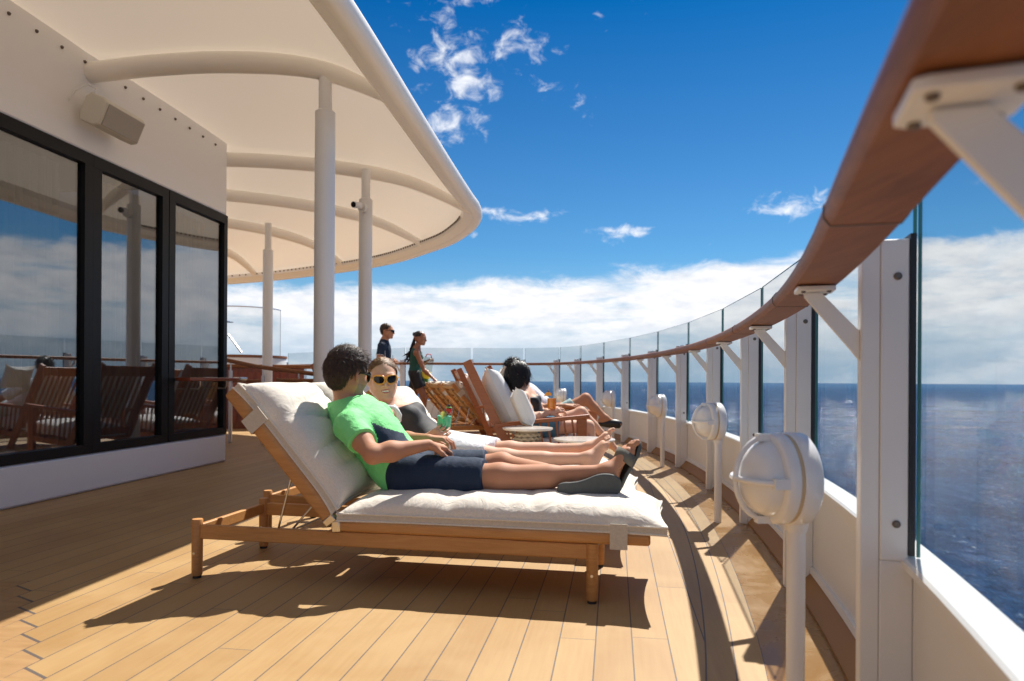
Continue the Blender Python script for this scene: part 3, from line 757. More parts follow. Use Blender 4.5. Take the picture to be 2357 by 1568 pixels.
# ================================================================== SUN LOUNGERS
def make_lounger(label, back=49, full=True):
    t = empty('sun_lounger', label, 'sun lounger', group='wooden sun loungers on the deck')
    Wi = .60
    legs = [(0, 0), (0, .56), (1.779, 0), (1.779, .56)]
    for x_, y_ in legs:
        m = MB(); m.lathe([(.021, .012), (.0235, .02), (.0245, .262 if x_ < 1 else .242), (.022, .266 if x_ < 1 else .243)], 24, Matrix.Translation((x_, y_, 0)))
        lg = m.build('leg', M['teak'], t, smooth=True, angle=40)
        m = MB(); m.lathe([(.019, 0), (.019, .012)], 16, Matrix.Translation((x_, y_, 0))); m.build('foot_pad', M['rubber'], lg); m = MB(); m.lathe([(.006, 0), (.006, .003), (.001, .003)], 10, Matrix.Translation((x_, y_ - .0235, .115)) @ Matrix.Rotation(R(90), 4, 'X'))
        m.build('screw', M['steel'], lg)
    for y_ in (0, .56):
        m = MB(); m.beam((.02, y_, .210), (1.76, y_, .210), .026, .064); m.build('side_rail', M['teak'], t, bevel=.006)
        m = MB(); m.beam((.67, y_, .2665), (2.01, y_, .2665), .044, .046); m.build('bed_rail', M['teak'], t, bevel=.012, seg=3)
    m = MB(); m.beam((0, .02, .214), (0, .54, .214), .026, .052); m.beam((.62, .015, .205), (.62, .545, .205), .03, .05); m.each('cross_bar', M['teak'], t, bevel=.005)
    m = MB()
    for k in range(12): m.beam((.74 + k * .105, .024, .268), (.74 + k * .105, .536, .268), .07, .018)
    m.build('bed_slats', M['teakpale'], t, bevel=.003)
    # backrest
    ca, sa = math.cos(R(back)), math.sin(R(back)); HX, HZ = .652, .285
    def B(l, y, n=0): return Vector((HX - l * ca + n * sa, y, HZ + l * sa + n * ca))     # l along, n towards the sitter
    Lb = .745
    br = None
    for k, y_ in enumerate((-.002, .562)):
        m = MB(); m.beam(B(.0, y_), B(Lb, y_), .040, .062, up=B(0, 0, 1) - B(0, 0, 0)); o = m.build('back_stile', M['teak'], t, bevel=.014, seg=3)
        m = MB(); m.beam(B(-.012, y_), B(.025, y_), .050, .060, up=B(0, 0, 1) - B(0, 0, 0)); m.beam(B(-.02, y_, -.01) + Vector((0, 0, 0)), Vector((.70, y_, .2665)), .050, .052)
        m.build('hinge', M['brass'], o, bevel=.006)
    m = MB()
    for k in range(6): m.beam(B(.10 + k * .118, .018, .006), B(.10 + k * .118, .542, .006), .085, .014, up=B(0, 0, 1) - B(0, 0, 0))
    m.beam(B(.70, .018, 0), B(.70, .542, 0), .045, .05, up=B(0, 0, 1) - B(0, 0, 0)); m.beam(B(.07, .28, -.012), B(.70, .28, -.012), .05, .02, up=B(0, 0, 1) - B(0, 0, 0))
    m.build('back_slats', M['teakpale'], t, bevel=.003)
    m = MB()
    for y_ in (.05, .51):
        m.tube([B(.30, y_, -.02), (.36, y_, .190)], .005, 8); m.beam((.34, y_ + (.0 if y_ < .2 else 0), .21), (.60, y_, .21), .005, .030)
    m.tube([(.36, .05, .190), (.36, .51, .190)], .005, 8)
    m.tube([B(.12, .05, -.03), (.40, .05, .185)], .005, 8)
    m.each('prop_rod', M['steel'], t, smooth=True)
    # cushions
    MX = Matrix.Translation((.685, -.03, .292))
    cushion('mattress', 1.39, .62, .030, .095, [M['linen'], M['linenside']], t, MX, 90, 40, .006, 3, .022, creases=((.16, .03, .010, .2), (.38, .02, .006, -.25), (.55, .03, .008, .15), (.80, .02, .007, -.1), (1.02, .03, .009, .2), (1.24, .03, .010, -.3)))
    ax = B(1, 0) - B(0, 0); nx_ = B(0, 0, 1) - B(0, 0)
    MBk = Matrix(((ax.x, 0, nx_.x, B(.02, 0, .032).x), (0, 1, 0, -.03), (ax.z, 0, nx_.z, B(.02, 0, .032).z), (0, 0, 0, 1)))
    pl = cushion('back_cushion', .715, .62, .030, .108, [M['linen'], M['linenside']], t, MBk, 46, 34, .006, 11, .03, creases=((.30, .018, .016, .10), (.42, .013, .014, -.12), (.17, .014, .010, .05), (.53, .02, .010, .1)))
    m = MB()
    for (l0, y_) in ((.56, -.026), (.56, .586)):
        sg = -1 if y_ < 0 else 1
        m.beam(B(l0, y_ + sg * .004, -.034), B(l0, y_ + sg * .004, .068), .075, .004, up=Vector((0, 1, 0)))
        m.beam(B(l0, y_ + sg * .004, -.034), B(l0, y_ - sg * .05, -.034), .075, .004, up=nx_)
    m.each('strap', M['linenside'], pl)
    m = MB()
    for y_ in (-.028, .588): m.beam((1.885, y_, .228), (1.885, y_, .33), .070, .004, up=(0, 1, 0))
    m.each('foot_strap', M['linenside'], t)
    return t
LA = R(-10.37)
lo1 = make_lounger('near wooden sun lounger with oatmeal cushion carrying the person in the green top')
lo1.location = (-1.42, 3.09, 0); lo1.rotation_euler = (0, 0, LA)
lo2 = copy_tree(lo1); retag(lo2, 'second wooden sun lounger carrying the person in the charcoal swimsuit'); lo2.location = (-1.42 + .030, 3.09 + .807, 0)
for k, (x_, y_, rz, lb) in enumerate(((-1.13, 4.70, -10.4, 'third sun lounger, its bright cushion showing just behind the smiling person'), (-1.01, 9.74, 21, 'raised empty sun lounger nearest to the red brown chairs, seen from behind'),
                                      (-1.30, 10.49, 21, 'raised empty sun lounger in the middle of the three behind the standing person with braids'),
                                      (-1.58, 11.24, 21, 'farthest raised empty sun lounger, touched by the person with long braids'))):
    c = copy_tree(lo1); retag(c, lb); c.location = (x_, y_, 0); c.rotation_euler = (0, 0, R(rz))
    if k == 0: c.scale = (.86, 1, .965)

# ================================================================== DEEP WOODEN CHAIRS
def make_chair(label):
    t = empty('deck_chair', label, 'chair', group='high backed red brown wooden chairs with white cushions')
    # local x forward, y away from the near side (0 .. .72), u(z) of the stile
    def U(z): return .265 - .485 * z
    Wd = .72
    for y_ in (0, Wd):
        sg = 1 if y_ == 0 else -1
        m = MB(); m.beam((U(0), y_, .0), (U(1.065), y_, 1.065), .034, .078, up=(1, 0, .48)); m.build('back_post', M['red'], t, bevel=.005)
        m = MB(); m.beam((-.01, y_, .520), (.80, y_, .600), .060, .034); m.build('arm', M['red'], t, bevel=.006)
        m = MB(); m.beam((.735, y_, .0), (.735, y_, .578), .042, .085, up=(1, 0, 0)); m.build('front_leg', M['red'], t, bevel=.005)
        m = MB(); m.beam((.16, y_, .185), (.72, y_, .235), .030, .06); m.build('seat_rail', M['red'], t, bevel=.004)
        for k in range(9):
            x_ = .10 + k * .069
            m = MB(); z1 = .503 + (x_ + .01) / .81 * .08; m.beam((x_ + .045, y_, .18 + .05 * k / 9), (x_, y_, z1), .014, .016, up=(1, 0, 0)); m.build('spindle', M['red'], t)
    m = MB(); m.beam((U(.98), .02, .98), (U(.98), Wd - .02, .98), .12, .022, up=(1, 0, .48)); m.beam((U(.30), .02, .30), (U(.30), Wd - .02, .30), .08, .024, up=(1, 0, .48)); m.beam((.735, .02, .225), (.735, Wd - .02, .225), .03, .07)
    m.each('cross_rail', M['red'], t, bevel=.004)
    m = MB()
    for k in range(9): m.beam((U(.31) - .002, .07 + k * .0725, .31), (U(.93) - .002, .07 + k * .0725, .93), .024, .012, up=(1, 0, .48))
    m.build('back_slats', M['red'], t)
    m = MB(); m.box((.14, .03, .215), (.76, Wd - .03, .235)); m.build('seat_board', M['red'], t)
    cushion('seat_cushion', .72, .64, .085, .055, [M['boucle'], M['boucle']], t, Matrix.Translation((.16, .04, .242)) @ Matrix.Rotation(R(-5), 4, 'Y'), 34, 24, .006, 21, .02, pipe=.004)
    a = math.atan2(1, .485); ax = Vector((-math.cos(a), 0, math.sin(a))); nx_ = Vector((math.sin(a), 0, math.cos(a)))
    o_ = Vector((U(.36) + .035, .05, .38))
    MBk = Matrix(((ax.x, 0, nx_.x, o_.x + .09 * nx_.x), (0, 1, 0, .05), (ax.z, 0, nx_.z, o_.z + .09 * nx_.z), (0, 0, 0, 1)))
    cushion('back_cushion', .66, .62, 0, .105, [M['boucle'], M['boucle']], t, MBk, 34, 30, .008, 31, .05, pipe=.004, both=True)
    return t
ch1 = make_chair('nearest red brown wooden chair, occupied by the person with black bobbed hair')
ch1.location = (-.135, 5.80, 0); ch1.rotation_euler = (0, 0, R(3.5))
for x_, y_, rz, lb in ((-.03, 7.9, 1, 'red brown wooden chair behind the nearest one, carrying the person in the white shirt'),
                       (-.503, 9.65, 11.5, 'empty red brown wooden chair with white cushion left of the two occupied chairs'),
                       (-1.78, 7.0, 4, 'empty wooden chair hidden behind the couple, reflected in the leftmost window'),
                       (-1.98, 8.1, 5, 'empty wooden chair reflected in the middle window pane'),
                       (-2.24, 9.2, 6, 'empty wooden chair reflected in the window pane next to the deckhouse corner')):
    c = copy_tree(ch1); retag(c, lb); c.location = (x_, y_, 0); c.rotation_euler = (0, 0, R(rz))
# loose pillow behind the seated person
def pillow(label, M4, L=.40, Wd=.40, bl=.075, seed=5):
    o = cushion('throw_pillow', L, Wd, 0, bl, [M['boucle'], M['boucle']], None, Matrix.Identity(4), 26, 26, .004, seed, .05, pipe=.0035, both=True)
    o.matrix_world = M4; tag(o, label, 'pillow', 'white bouclé pillows on the wooden chairs'.replace('é', 'e')); return o
def fr(o, x, z):
    x = Vector(x).normalized(); z = Vector(z); z = (z - x * z.dot(x)).normalized(); y = z.cross(x)
    return Matrix(((x.x, y.x, z.x, o[0]), (x.y, y.y, z.y, o[1]), (x.z, y.z, z.z, o[2]), (0, 0, 0, 1)))
pillow('small white pillow standing behind the back of the person with black bobbed hair', fr(P(1218, 984, 5.86), (-.40, .05, .9), (.9, .1, .42)), .35, .32, .07)
pillow('white pillow at the head of the chair behind the black haired person', fr(P(1178, 908, 7.95), (-.36, .0, .9), (.9, .1, .40)), .34, .40, .07, 8)

# ================================================================== SIDE TABLES
def make_table(label):
    t = empty('side_table', label, 'side table', group='round side tables with woven rope bases')
    m = MB(); m.lathe([(.001, .505), (.190, .507), (.200, .513), (.202, .520), (.200, .527), (.001, .529)], 64); m.build('top', M['table'], t, smooth=True, angle=40)
    m = MB()
    n_ = 17
    for k in range(n_):
        z_ = .02 + k * .028; rr_ = .165 - .075 * (k / (n_ - 1)) ** 1.25
        pts_ = []
        for j in range(48):
            a = 2 * math.pi * j / 48; w_ = .006 * math.sin(12 * a * 1.0 + (math.pi if k % 2 else 0)); pts_.append(((rr_ + w_) * math.cos(a), (rr_ + w_) * math.sin(a), z_ + .006 * math.cos(12 * a + (math.pi if k % 2 else 0))))
        m.tube(pts_, .0115, 6, closed=True)
    m.build('woven_base', M['rope'], t, smooth=True)
    m = MB(); m.lathe([(.155, .004), (.148, .02), (.080, .49), (.080, .504)], 32); m.build('core', mat('dark_core', (.30, .25, .18), .9), t, smooth=True)
    return t
tb = make_table('round side table with woven rope base beside the nearest wooden chair'); tb.location = (P(1214.7, 981, 5.45).x, 5.45, 0)
tb2 = copy_tree(tb); retag(tb2, 'lower nearer round side table just above the crossed bare feet'); tb2.location = (P(1344.5, 1011, 5.3).x, 5.3, 0); tb2.scale = (1.19, 1.19, .86)

# ================================================================== FAR LEFT: BAR, RAILINGS, SHOWER
bar = empty('bar_cabinet', 'curved bar counter with dark red mahogany panels behind the loungers', 'cabinet')
a0 = P(470, 845, 12.2); a1 = P(700, 845, 12.6)
dx_ = (a1 - a0).normalized(); dx_.z = 0; dx_.normalize(); nn_ = Vector((dx_.y, -dx_.x, 0)); Lb_ = (a1 - a0).length
m = MB(); O_ = Vector((a0.x, a0.y, 0))
m.prism([(0, 0), (Lb_, 0), (Lb_, 1.10), (0, 1.10)], O_ - nn_ * .4, dx_, (0, 0, 1), nn_ * .8); m.build('body', M['maho'], bar)
m = MB(); m.prism([(-.05, 1.105), (Lb_ + .12, 1.105), (Lb_ + .12, 1.165), (-.05, 1.165)], O_ - nn_ * .4, dx_, (0, 0, 1), nn_ * .95); m.build('counter_top', M['railwood'], bar, bevel=.01)
m = MB()
for k in range(12): m.prism([(k * Lb_ / 12 + .02, .08), ((k + 1) * Lb_ / 12 - .02, .08), ((k + 1) * Lb_ / 12 - .02, 1.03), (k * Lb_ / 12 + .02, 1.03)], O_ + nn_ * .012, dx_, (0, 0, 1), nn_ * .016)
m.build('panels', M['maho'], bar, bevel=.004)
m = MB(); m.prism([(-.02, .60), (Lb_ + .02, .60), (Lb_ + .02, .625), (-.02, .625)], O_ + nn_ * .03, dx_, (0, 0, 1), nn_ * .02); m.build('trim', M['white'], bar)

hb = empty('ramp_handrail', 'sloping double mahogany handrail on brushed steel posts in front of the bar', 'handrail')
def rl(pts, r_, nm, mt): m = MB(); m.tube(pts, r_, 12); m.build(nm, mt, hb, smooth=True)
yy0, yy1 = 9.6, 9.0
rl([P(440, 812, yy0 + .2), P(530, 831, yy0), P(590, 844, 9.4), P(730, 862, yy1), P(830, 872, 8.8)], .030, 'upper_rail', M['railwood'])
rl([P(460, 877, 10), P(545, 877, 9.8), P(600, 878, 9.7)], .026, 'lower_rail', M['railwood'])
rl([P(636, 874, 8.9), P(645, 876, 8.9), P(730, 877, 8.8), P(800, 878, 8.7)], .028, 'front_rail', M['railwood'])
for (x_, yt, yb, Y_) in ((531, 838, 930, 9.6), (606, 850, 930, 9.35), (641, 882, 930, 8.9), (688, 860, 930, 9.1), (735, 880, 930, 8.8), (757, 866, 930, 8.95)):
    top = P(x_, yt, Y_); r_ = .016
    m = MB(); zt = top.z; m.tube([(top.x, top.y, 0), (top.x, top.y, zt - .09)], r_ * 1.6, 14); m.tube([(top.x, top.y, zt - .09), (top.x, top.y, zt + .02)], r_ * .7, 10); m.build('post', M['steel'], hb, smooth=True)

sh = empty('shower_enclosure', 'curved glass shower screen standing on a white round podium at far left', 'shower')
c_ = P(560, 830, 17.0); cx_, cy_ = c_.x, 17.0
m = MB(); m.lathe([(1.02, 0), (1.02, 1.40), (1.0, 1.42), (.001, 1.42)], 64, Matrix.Translation((cx_, cy_, 0))); m.build('podium', M['white'], sh, smooth=True, angle=40)
m = MB(); m.lathe([(1.04, 1.42), (1.04, 1.475), (.001, 1.475)], 64, Matrix.Translation((cx_, cy_, 0))); m.build('trim', M['railwood'], sh, smooth=True, angle=40)
m = MB(); m2 = MB(); vs = []; fs = []
for j in range(40):
    a = R(-175 + j * 4.6); 
    for zz in (1.476, 2.62): vs.append((cx_ + .90 * math.cos(a), cy_ + .90 * math.sin(a), zz))
for j in range(39): fs.append((2 * j, 2 * j + 2, 2 * j + 3, 2 * j + 1))
m.add(vs, fs); m.build('glass_screen', M['glass'], sh, smooth=True, angle=180)
m2.tube([vs[2 * j + 1] for j in range(40)], .012, 8); m2.tube([vs[-2], vs[-1]], .008, 8); m2.tube([(vs[30][0], vs[30][1], 1.476), (vs[30][0], vs[30][1], 2.62)], .006, 8); m2.build('frame', M['steel'], sh, smooth=True)
m = MB(); hx = P(522, 742, 16.6); m.tube([hx + Vector((-.35, 0, -1.1)), hx + Vector((-.35, 0, .12)), hx + Vector((-.22, 0, .22)), hx + Vector((-.05, 0, .16)), hx + Vector((0, 0, .02))], .022, 10)
m.lathe([(.02, .04), (.16, .01), (.16, 0), (.001, 0)], 24, Matrix.Translation(hx)); m.tube([P(525, 770, 16.5), P(556, 812, 16.4)], .025, 8); m.build('shower_head', M['steel'], sh, smooth=True)

# ================================================================== PEOPLE: signed distance shapes -> one surface
class SDF:
    def __init__(s): s.ops = []
    def cap(s, a, b, ra, rb=None, k=.02, mode='u', cut=None):
        rb = ra if rb is None else rb; a = np.array(a, float); b = np.array(b, float); r = max(ra, rb)
        s.ops.append(('cap', (a, b, ra, rb, cut), k, mode, np.minimum(a, b) - r, np.maximum(a, b) + r)); return s
    def ell(s, c, rad, axes=None, k=.02, mode='u'):
        c = np.array(c, float); A = np.eye(3) if axes is None else np.array([list(v) for v in axes], float); rad = np.array(rad, float); r = np.sqrt(((A * rad[:, None]) ** 2).sum(0))
        s.ops.append(('ell', (c, rad, A), k, mode, c - r, c + r)); return s
    def chain(s, pts, rads, k=.02, mode='u'):
        for i in range(len(pts) - 1): s.cap(pts[i], pts[i + 1], rads[i], rads[i + 1], k, mode)
        return s
    def plane(s, p, n, only=None):
        """cut away everything on the side the normal points to"""
        s.ops.append(('plane', (np.array(p, float), np.array(n, float) / np.linalg.norm(n), only), 0, 'c', None, None)); return s
    def inflated(s, t, idx=None):
        o = SDF()
        for i, op in enumerate(s.ops):
            if idx is not None and i not in idx: continue
            ty, pr, k, md, lo, hi = op
            if ty == 'cap': pr = (pr[0], pr[1], pr[2] + t, pr[3] + t, pr[4])
            elif ty == 'ell': pr = (pr[0], pr[1] + t, pr[2])
            o.ops.append((ty, pr, k, md, lo - t, hi + t))
        return o
    def bounds(s):
        lo = np.min([o[4] for o in s.ops if o[4] is not None and o[3] == 'u'], 0); hi = np.max([o[5] for o in s.ops if o[5] is not None and o[3] == 'u'], 0)
        return lo, hi
    def grid(s, lo, hi, h, warp=None):
        ns = np.maximum(np.ceil((hi - lo) / h).astype(int) + 1, 4)
        ax = [lo[i] + h * np.arange(ns[i]) for i in range(3)]
        F = np.full(ns, .5, np.float32)
        for ty, pr, k, md, l_, h_ in s.ops:
            if ty == 'plane':
                p, n, only = pr
                d = ((ax[0] - p[0]) * n[0])[:, None, None] + ((ax[1] - p[1]) * n[1])[None, :, None] + ((ax[2] - p[2]) * n[2])[None, None, :]
                if only is not None:
                    c, rr_ = only; c = np.array(c)
                    q2 = ((ax[0] - c[0]) ** 2)[:, None, None] + ((ax[1] - c[1]) ** 2)[None, :, None] + ((ax[2] - c[2]) ** 2)[None, None, :]
                    F = np.where(q2 < rr_ * rr_, np.maximum(F, d), F)
                else: F = np.maximum(F, d)
                continue
            mg = k + 3 * h + .004
            sl = []
            for i in range(3):
                a_ = max(0, int((l_[i] - mg - lo[i]) / h)); b_ = min(ns[i], int((h_[i] + mg - lo[i]) / h) + 2); sl.append(slice(a_, b_))
            if any(q.stop <= q.start for q in sl): continue
            X = ax[0][sl[0]][:, None, None]; Y = ax[1][sl[1]][None, :, None]; Z = ax[2][sl[2]][None, None, :]
            if ty == 'cap':
                a, b, ra, rb, cut = pr; ba = b - a; L2 = max(ba @ ba, 1e-9)
                t = ((X - a[0]) * ba[0] + (Y - a[1]) * ba[1] + (Z - a[2]) * ba[2]) / L2
                tc = np.clip(t, 0, 1)
                d = np.sqrt((X - a[0] - tc * ba[0]) ** 2 + (Y - a[1] - tc * ba[1]) ** 2 + (Z - a[2] - tc * ba[2]) ** 2) - (ra + (rb - ra) * tc)
                if cut: d = np.maximum(d, (t - 1) * math.sqrt(L2))
            else:
                c, rad, A = pr; dx, dy, dz = X - c[0], Y - c[1], Z - c[2]; q0 = 0; q1 = 0
                for i in range(3):
                    e = (dx * A[i][0] + dy * A[i][1] + dz * A[i][2]); q0 = q0 + (e / rad[i]) ** 2; q1 = q1 + (e / rad[i] ** 2) ** 2
                q0 = np.sqrt(q0); d = q0 * (q0 - 1) / np.sqrt(np.maximum(q1, 1e-9))
            f = F[sl[0], sl[1], sl[2]]
            if md == 'u':
                hh = np.maximum(k - np.abs(f - d), 0) / max(k, 1e-6); F[sl[0], sl[1], sl[2]] = np.minimum(f, d) - hh * hh * k * .25
            elif md == 's':
                hh = np.maximum(k - np.abs(f + d), 0) / max(k, 1e-6); F[sl[0], sl[1], sl[2]] = np.maximum(f, -d) + hh * hh * k * .25
            elif md == 'i':
                F[sl[0], sl[1], sl[2]] = np.maximum(f, d)
        if warp is not None:
            X, Y, Z = np.meshgrid(*ax, indexing='ij'); F = F + warp(X, Y, Z)
        F[0] = F[-1] = .1; F[:, 0] = F[:, -1] = .1; F[:, :, 0] = F[:, :, -1] = .1
        return F, ns
def snets(F, lo, h):
    ns = F.shape; S = F < 0
    c = [S[i:ns[0] - 1 + i, j:ns[1] - 1 + j, k:ns[2] - 1 + k] for i in (0, 1) for j in (0, 1) for k in (0, 1)]
    cnt = sum(x.astype(np.int8) for x in c); act = (cnt > 0) & (cnt < 8)
    I = np.argwhere(act); idm = np.full(act.shape, -1, np.int32); idm[act] = np.arange(len(I))
    acc = np.zeros((len(I), 3)); num = np.zeros(len(I))
    corners = [(i, j, k) for i in (0, 1) for j in (0, 1) for k in (0, 1)]
    for a in corners:
        for ax_ in range(3):
            if a[ax_]: continue
            b = list(a); b[ax_] = 1
            fa = F[I[:, 0] + a[0], I[:, 1] + a[1], I[:, 2] + a[2]]; fb = F[I[:, 0] + b[0], I[:, 1] + b[1], I[:, 2] + b[2]]
            m = (fa < 0) != (fb < 0); t = np.where(m, fa / np.where(m, fa - fb, 1), 0)
            pt = np.array(a, float)[None] + t[:, None] * np.eye(3)[ax_][None]
            acc[m] += pt[m]; num[m] += 1
    V = (I + acc / np.maximum(num, 1)[:, None]) * h + lo
    quads = []
    for ax_ in range(3):
        s0 = [slice(1, n - 1) for n in ns]; s1 = list(s0); s0[ax_] = slice(0, ns[ax_] - 1); s1[ax_] = slice(1, ns[ax_])
        A = S[tuple(s0)]; B = S[tuple(s1)]; E = np.argwhere(A != B); 
        if not len(E): continue
        fl = A[tuple(E.T)]
        E = E + np.array([0 if i == ax_ else 1 for i in range(3)])
        o1, o2 = [(1, 2), (2, 0), (0, 1)][ax_]
        def cell(d1, d2):
            q = E.copy(); q[:, o1] += d1; q[:, o2] += d2; return idm[q[:, 0], q[:, 1], q[:, 2]]
        Q = np.stack([cell(-1, -1), cell(0, -1), cell(0, 0), cell(-1, 0)], 1)
        Q[~fl] = Q[~fl][:, ::-1]; quads.append(Q)
    return V, np.concatenate(quads)
def smooth_mesh(V, Q, it=1, lam=.5):
    for _ in range(it):
        acc = np.zeros_like(V); n = np.zeros(len(V))
        for a, b in ((0, 1), (1, 2), (2, 3), (3, 0)):
            np.add.at(acc, Q[:, a], V[Q[:, b]]); np.add.at(acc, Q[:, b], V[Q[:, a]]); np.add.at(n, Q[:, a], 1); np.add.at(n, Q[:, b], 1)
        V = V * (1 - lam) + lam * acc / np.maximum(n, 1)[:, None]
    return V
def sdf_object(name, sdf, h, mats, parent=None, fine=(), paint=None, warp=None, smooth=1, lohi=None):
    """fine: list of (lo, hi, h) boxes polygonised at higher resolution"""
    lo, hi = sdf.bounds() if lohi is None else lohi; lo = lo - 3 * h - .01; hi = hi + 3 * h + .01
    F, ns = sdf.grid(lo, hi, h, warp); V, Q = snets(F, lo, h); V = smooth_mesh(V, Q, smooth)
    Vs = []; Qs = []; n = 0
    C = V[Q].mean(1); keep = np.ones(len(Q), bool)
    for l, u, hf in fine:
        l = np.array(l); u = np.array(u); keep &= ~(((C > l + h * .8) & (C < u - h * .8)).all(1))
    Vs.append(V); Qs.append(Q[keep]); n = len(V)
    for l, u, hf in fine:
        l = np.array(l, float); u = np.array(u, float)
        F, ns = sdf.grid(l - 2 * hf, u + 2 * hf, hf, warp); V2, Q2 = snets(F, l - 2 * hf, hf)
        C2 = V2[Q2].mean(1); k2 = ((C2 > l - hf * .2) & (C2 < u + hf * .2)).all(1); V2 = smooth_mesh(V2, Q2[k2], smooth, .35)
        Vs.append(V2); Qs.append(Q2[k2] + n); n += len(V2)
    V = np.concatenate(Vs); Q = np.concatenate(Qs)
    used = np.unique(Q); mp = np.full(len(V), -1); mp[used] = np.arange(len(used)); V = V[used]; Q = mp[Q]
    me = bpy.data.meshes.new(name); me.vertices.add(len(V)); me.vertices.foreach_set('co', V.astype(np.float32).ravel())
    me.loops.add(len(Q) * 4); me.loops.foreach_set('vertex_index', Q.astype(np.int32).ravel())
    me.polygons.add(len(Q)); me.polygons.foreach_set('loop_start', (np.arange(len(Q)) * 4).astype(np.int32)); me.polygons.foreach_set('loop_total', np.full(len(Q), 4, np.int32))
    for m_ in (mats if isinstance(mats, (list, tuple)) else [mats]): me.materials.append(m_)
    if paint is not None: me.polygons.foreach_set('material_index', paint(V[Q].mean(1)).astype(np.int32))
    me.polygons.foreach_set('use_smooth', [True] * len(Q)); me.update(calc_edges=True); me.validate()
    o = bpy.data.objects.new(name, me); link(o, parent); return o

def nv(v): v = np.array(v, float); return v / np.linalg.norm(v)
def hand(s, w, d, up, thumb, sc=1.0, curl=(.5, .6, .4), spread=.12, k=.008, rads=1.0):
    """w wrist, d direction of the palm, up = back of hand, thumb = +1/-1 side (along up x d)"""
    w = np.array(w, float); d = nv(d); up = np.array(up, float); up = nv(up - d * (up @ d)); sd = np.cross(up, d) * thumb
    kn = []
    for i, (off_, ln) in enumerate(((.030, .088), (.010, .092), (-.010, .087), (-.029, .078))):
        kp = w + d * ln * sc + sd * off_ * sc + up * (.004 - abs(i - 1.3) * .003) * sc; kn.append(kp)
        s.cap(w + sd * off_ * .55 * sc + d * .012 * sc, kp, .0155 * sc, .0115 * sc, .014)
    for i, kp in enumerate(kn):
        L = (.042, .047, .044, .034)[i] * sc; a = 0; p = kp; dd = nv(d + sd * spread * (1.3 - i)); r_ = (.0088, .0090, .0086, .0078)[i] * sc * rads
        for j in range(3):
            a += curl[j] * (1 + .12 * i); v = dd * math.cos(a) - up * math.sin(a); q = p + v * L * (1, .62, .5)[j]
            s.cap(p, q, r_ * (1 - .07 * j), r_ * (1 - .07 * (j + 1)), k); p = q
    b = w + d * .022 * sc + sd * .022 * sc - up * .004; t1 = b + (d * .55 + sd * .75 - up * .35) * .042 * sc; t2 = t1 + (d * .85 + sd * .30 - up * .42) * .032 * sc; t3 = t2 + (d * .95 - up * .35) * .024 * sc
    s.cap(b, t1, .0155 * sc, .0115 * sc, .012); s.cap(t1, t2, .0110 * sc, .0100 * sc, k); s.cap(t2, t3, .0098 * sc, .0082 * sc, k)
def foot(s, an, d, up, side, sc=1.0):
    """an ankle joint, d heel->toe, up = instep, side=+1 big toe towards up x d"""
    an = np.array(an, float); d = nv(d); up = np.array(up, float); up = nv(up - d * (up @ d)); sd = np.cross(up, d) * side
    heel = an - d * .045 * sc - up * .052 * sc
    s.ell(heel + up * .012 * sc, (.036 * sc, .030 * sc, .034 * sc), [d, sd, up], .03)
    s.cap(an, heel + up * .02 * sc, .036 * sc, .026 * sc, .03)
    ball = an + d * .125 * sc - up * .060 * sc
    s.cap(an + d * .01 * sc - up * .01 * sc, ball + sd * .018 * sc + up * .012 * sc, .034 * sc, .021 * sc, .03)
    s.cap(heel + d * .02 * sc - sd * .008 * sc, ball - sd * .022 * sc + up * .004 * sc, .026 * sc, .018 * sc, .03)
    s.cap(ball + sd * .024 * sc, ball - sd * .030 * sc - d * .012 * sc, .019 * sc, .016 * sc, .02)
    for i, (o_, L, r_) in enumerate(((.028, .052, .0125), (.010, .050, .0092), (-.006, .044, .0085), (-.020, .037, .008), (-.033, .028, .0078))):
        p = ball + (d * .006 + sd * o_ - d * .012 * (i > 2)) * sc; m_ = p + (d * L * .6 + up * .006) * sc; q = p + (d * L + sd * o_ * .1 - up * .004) * sc
        s.cap(p, m_, r_ * sc, r_ * .9 * sc, .006); s.cap(m_, q, r_ * .92 * sc, r_ * sc, .004)
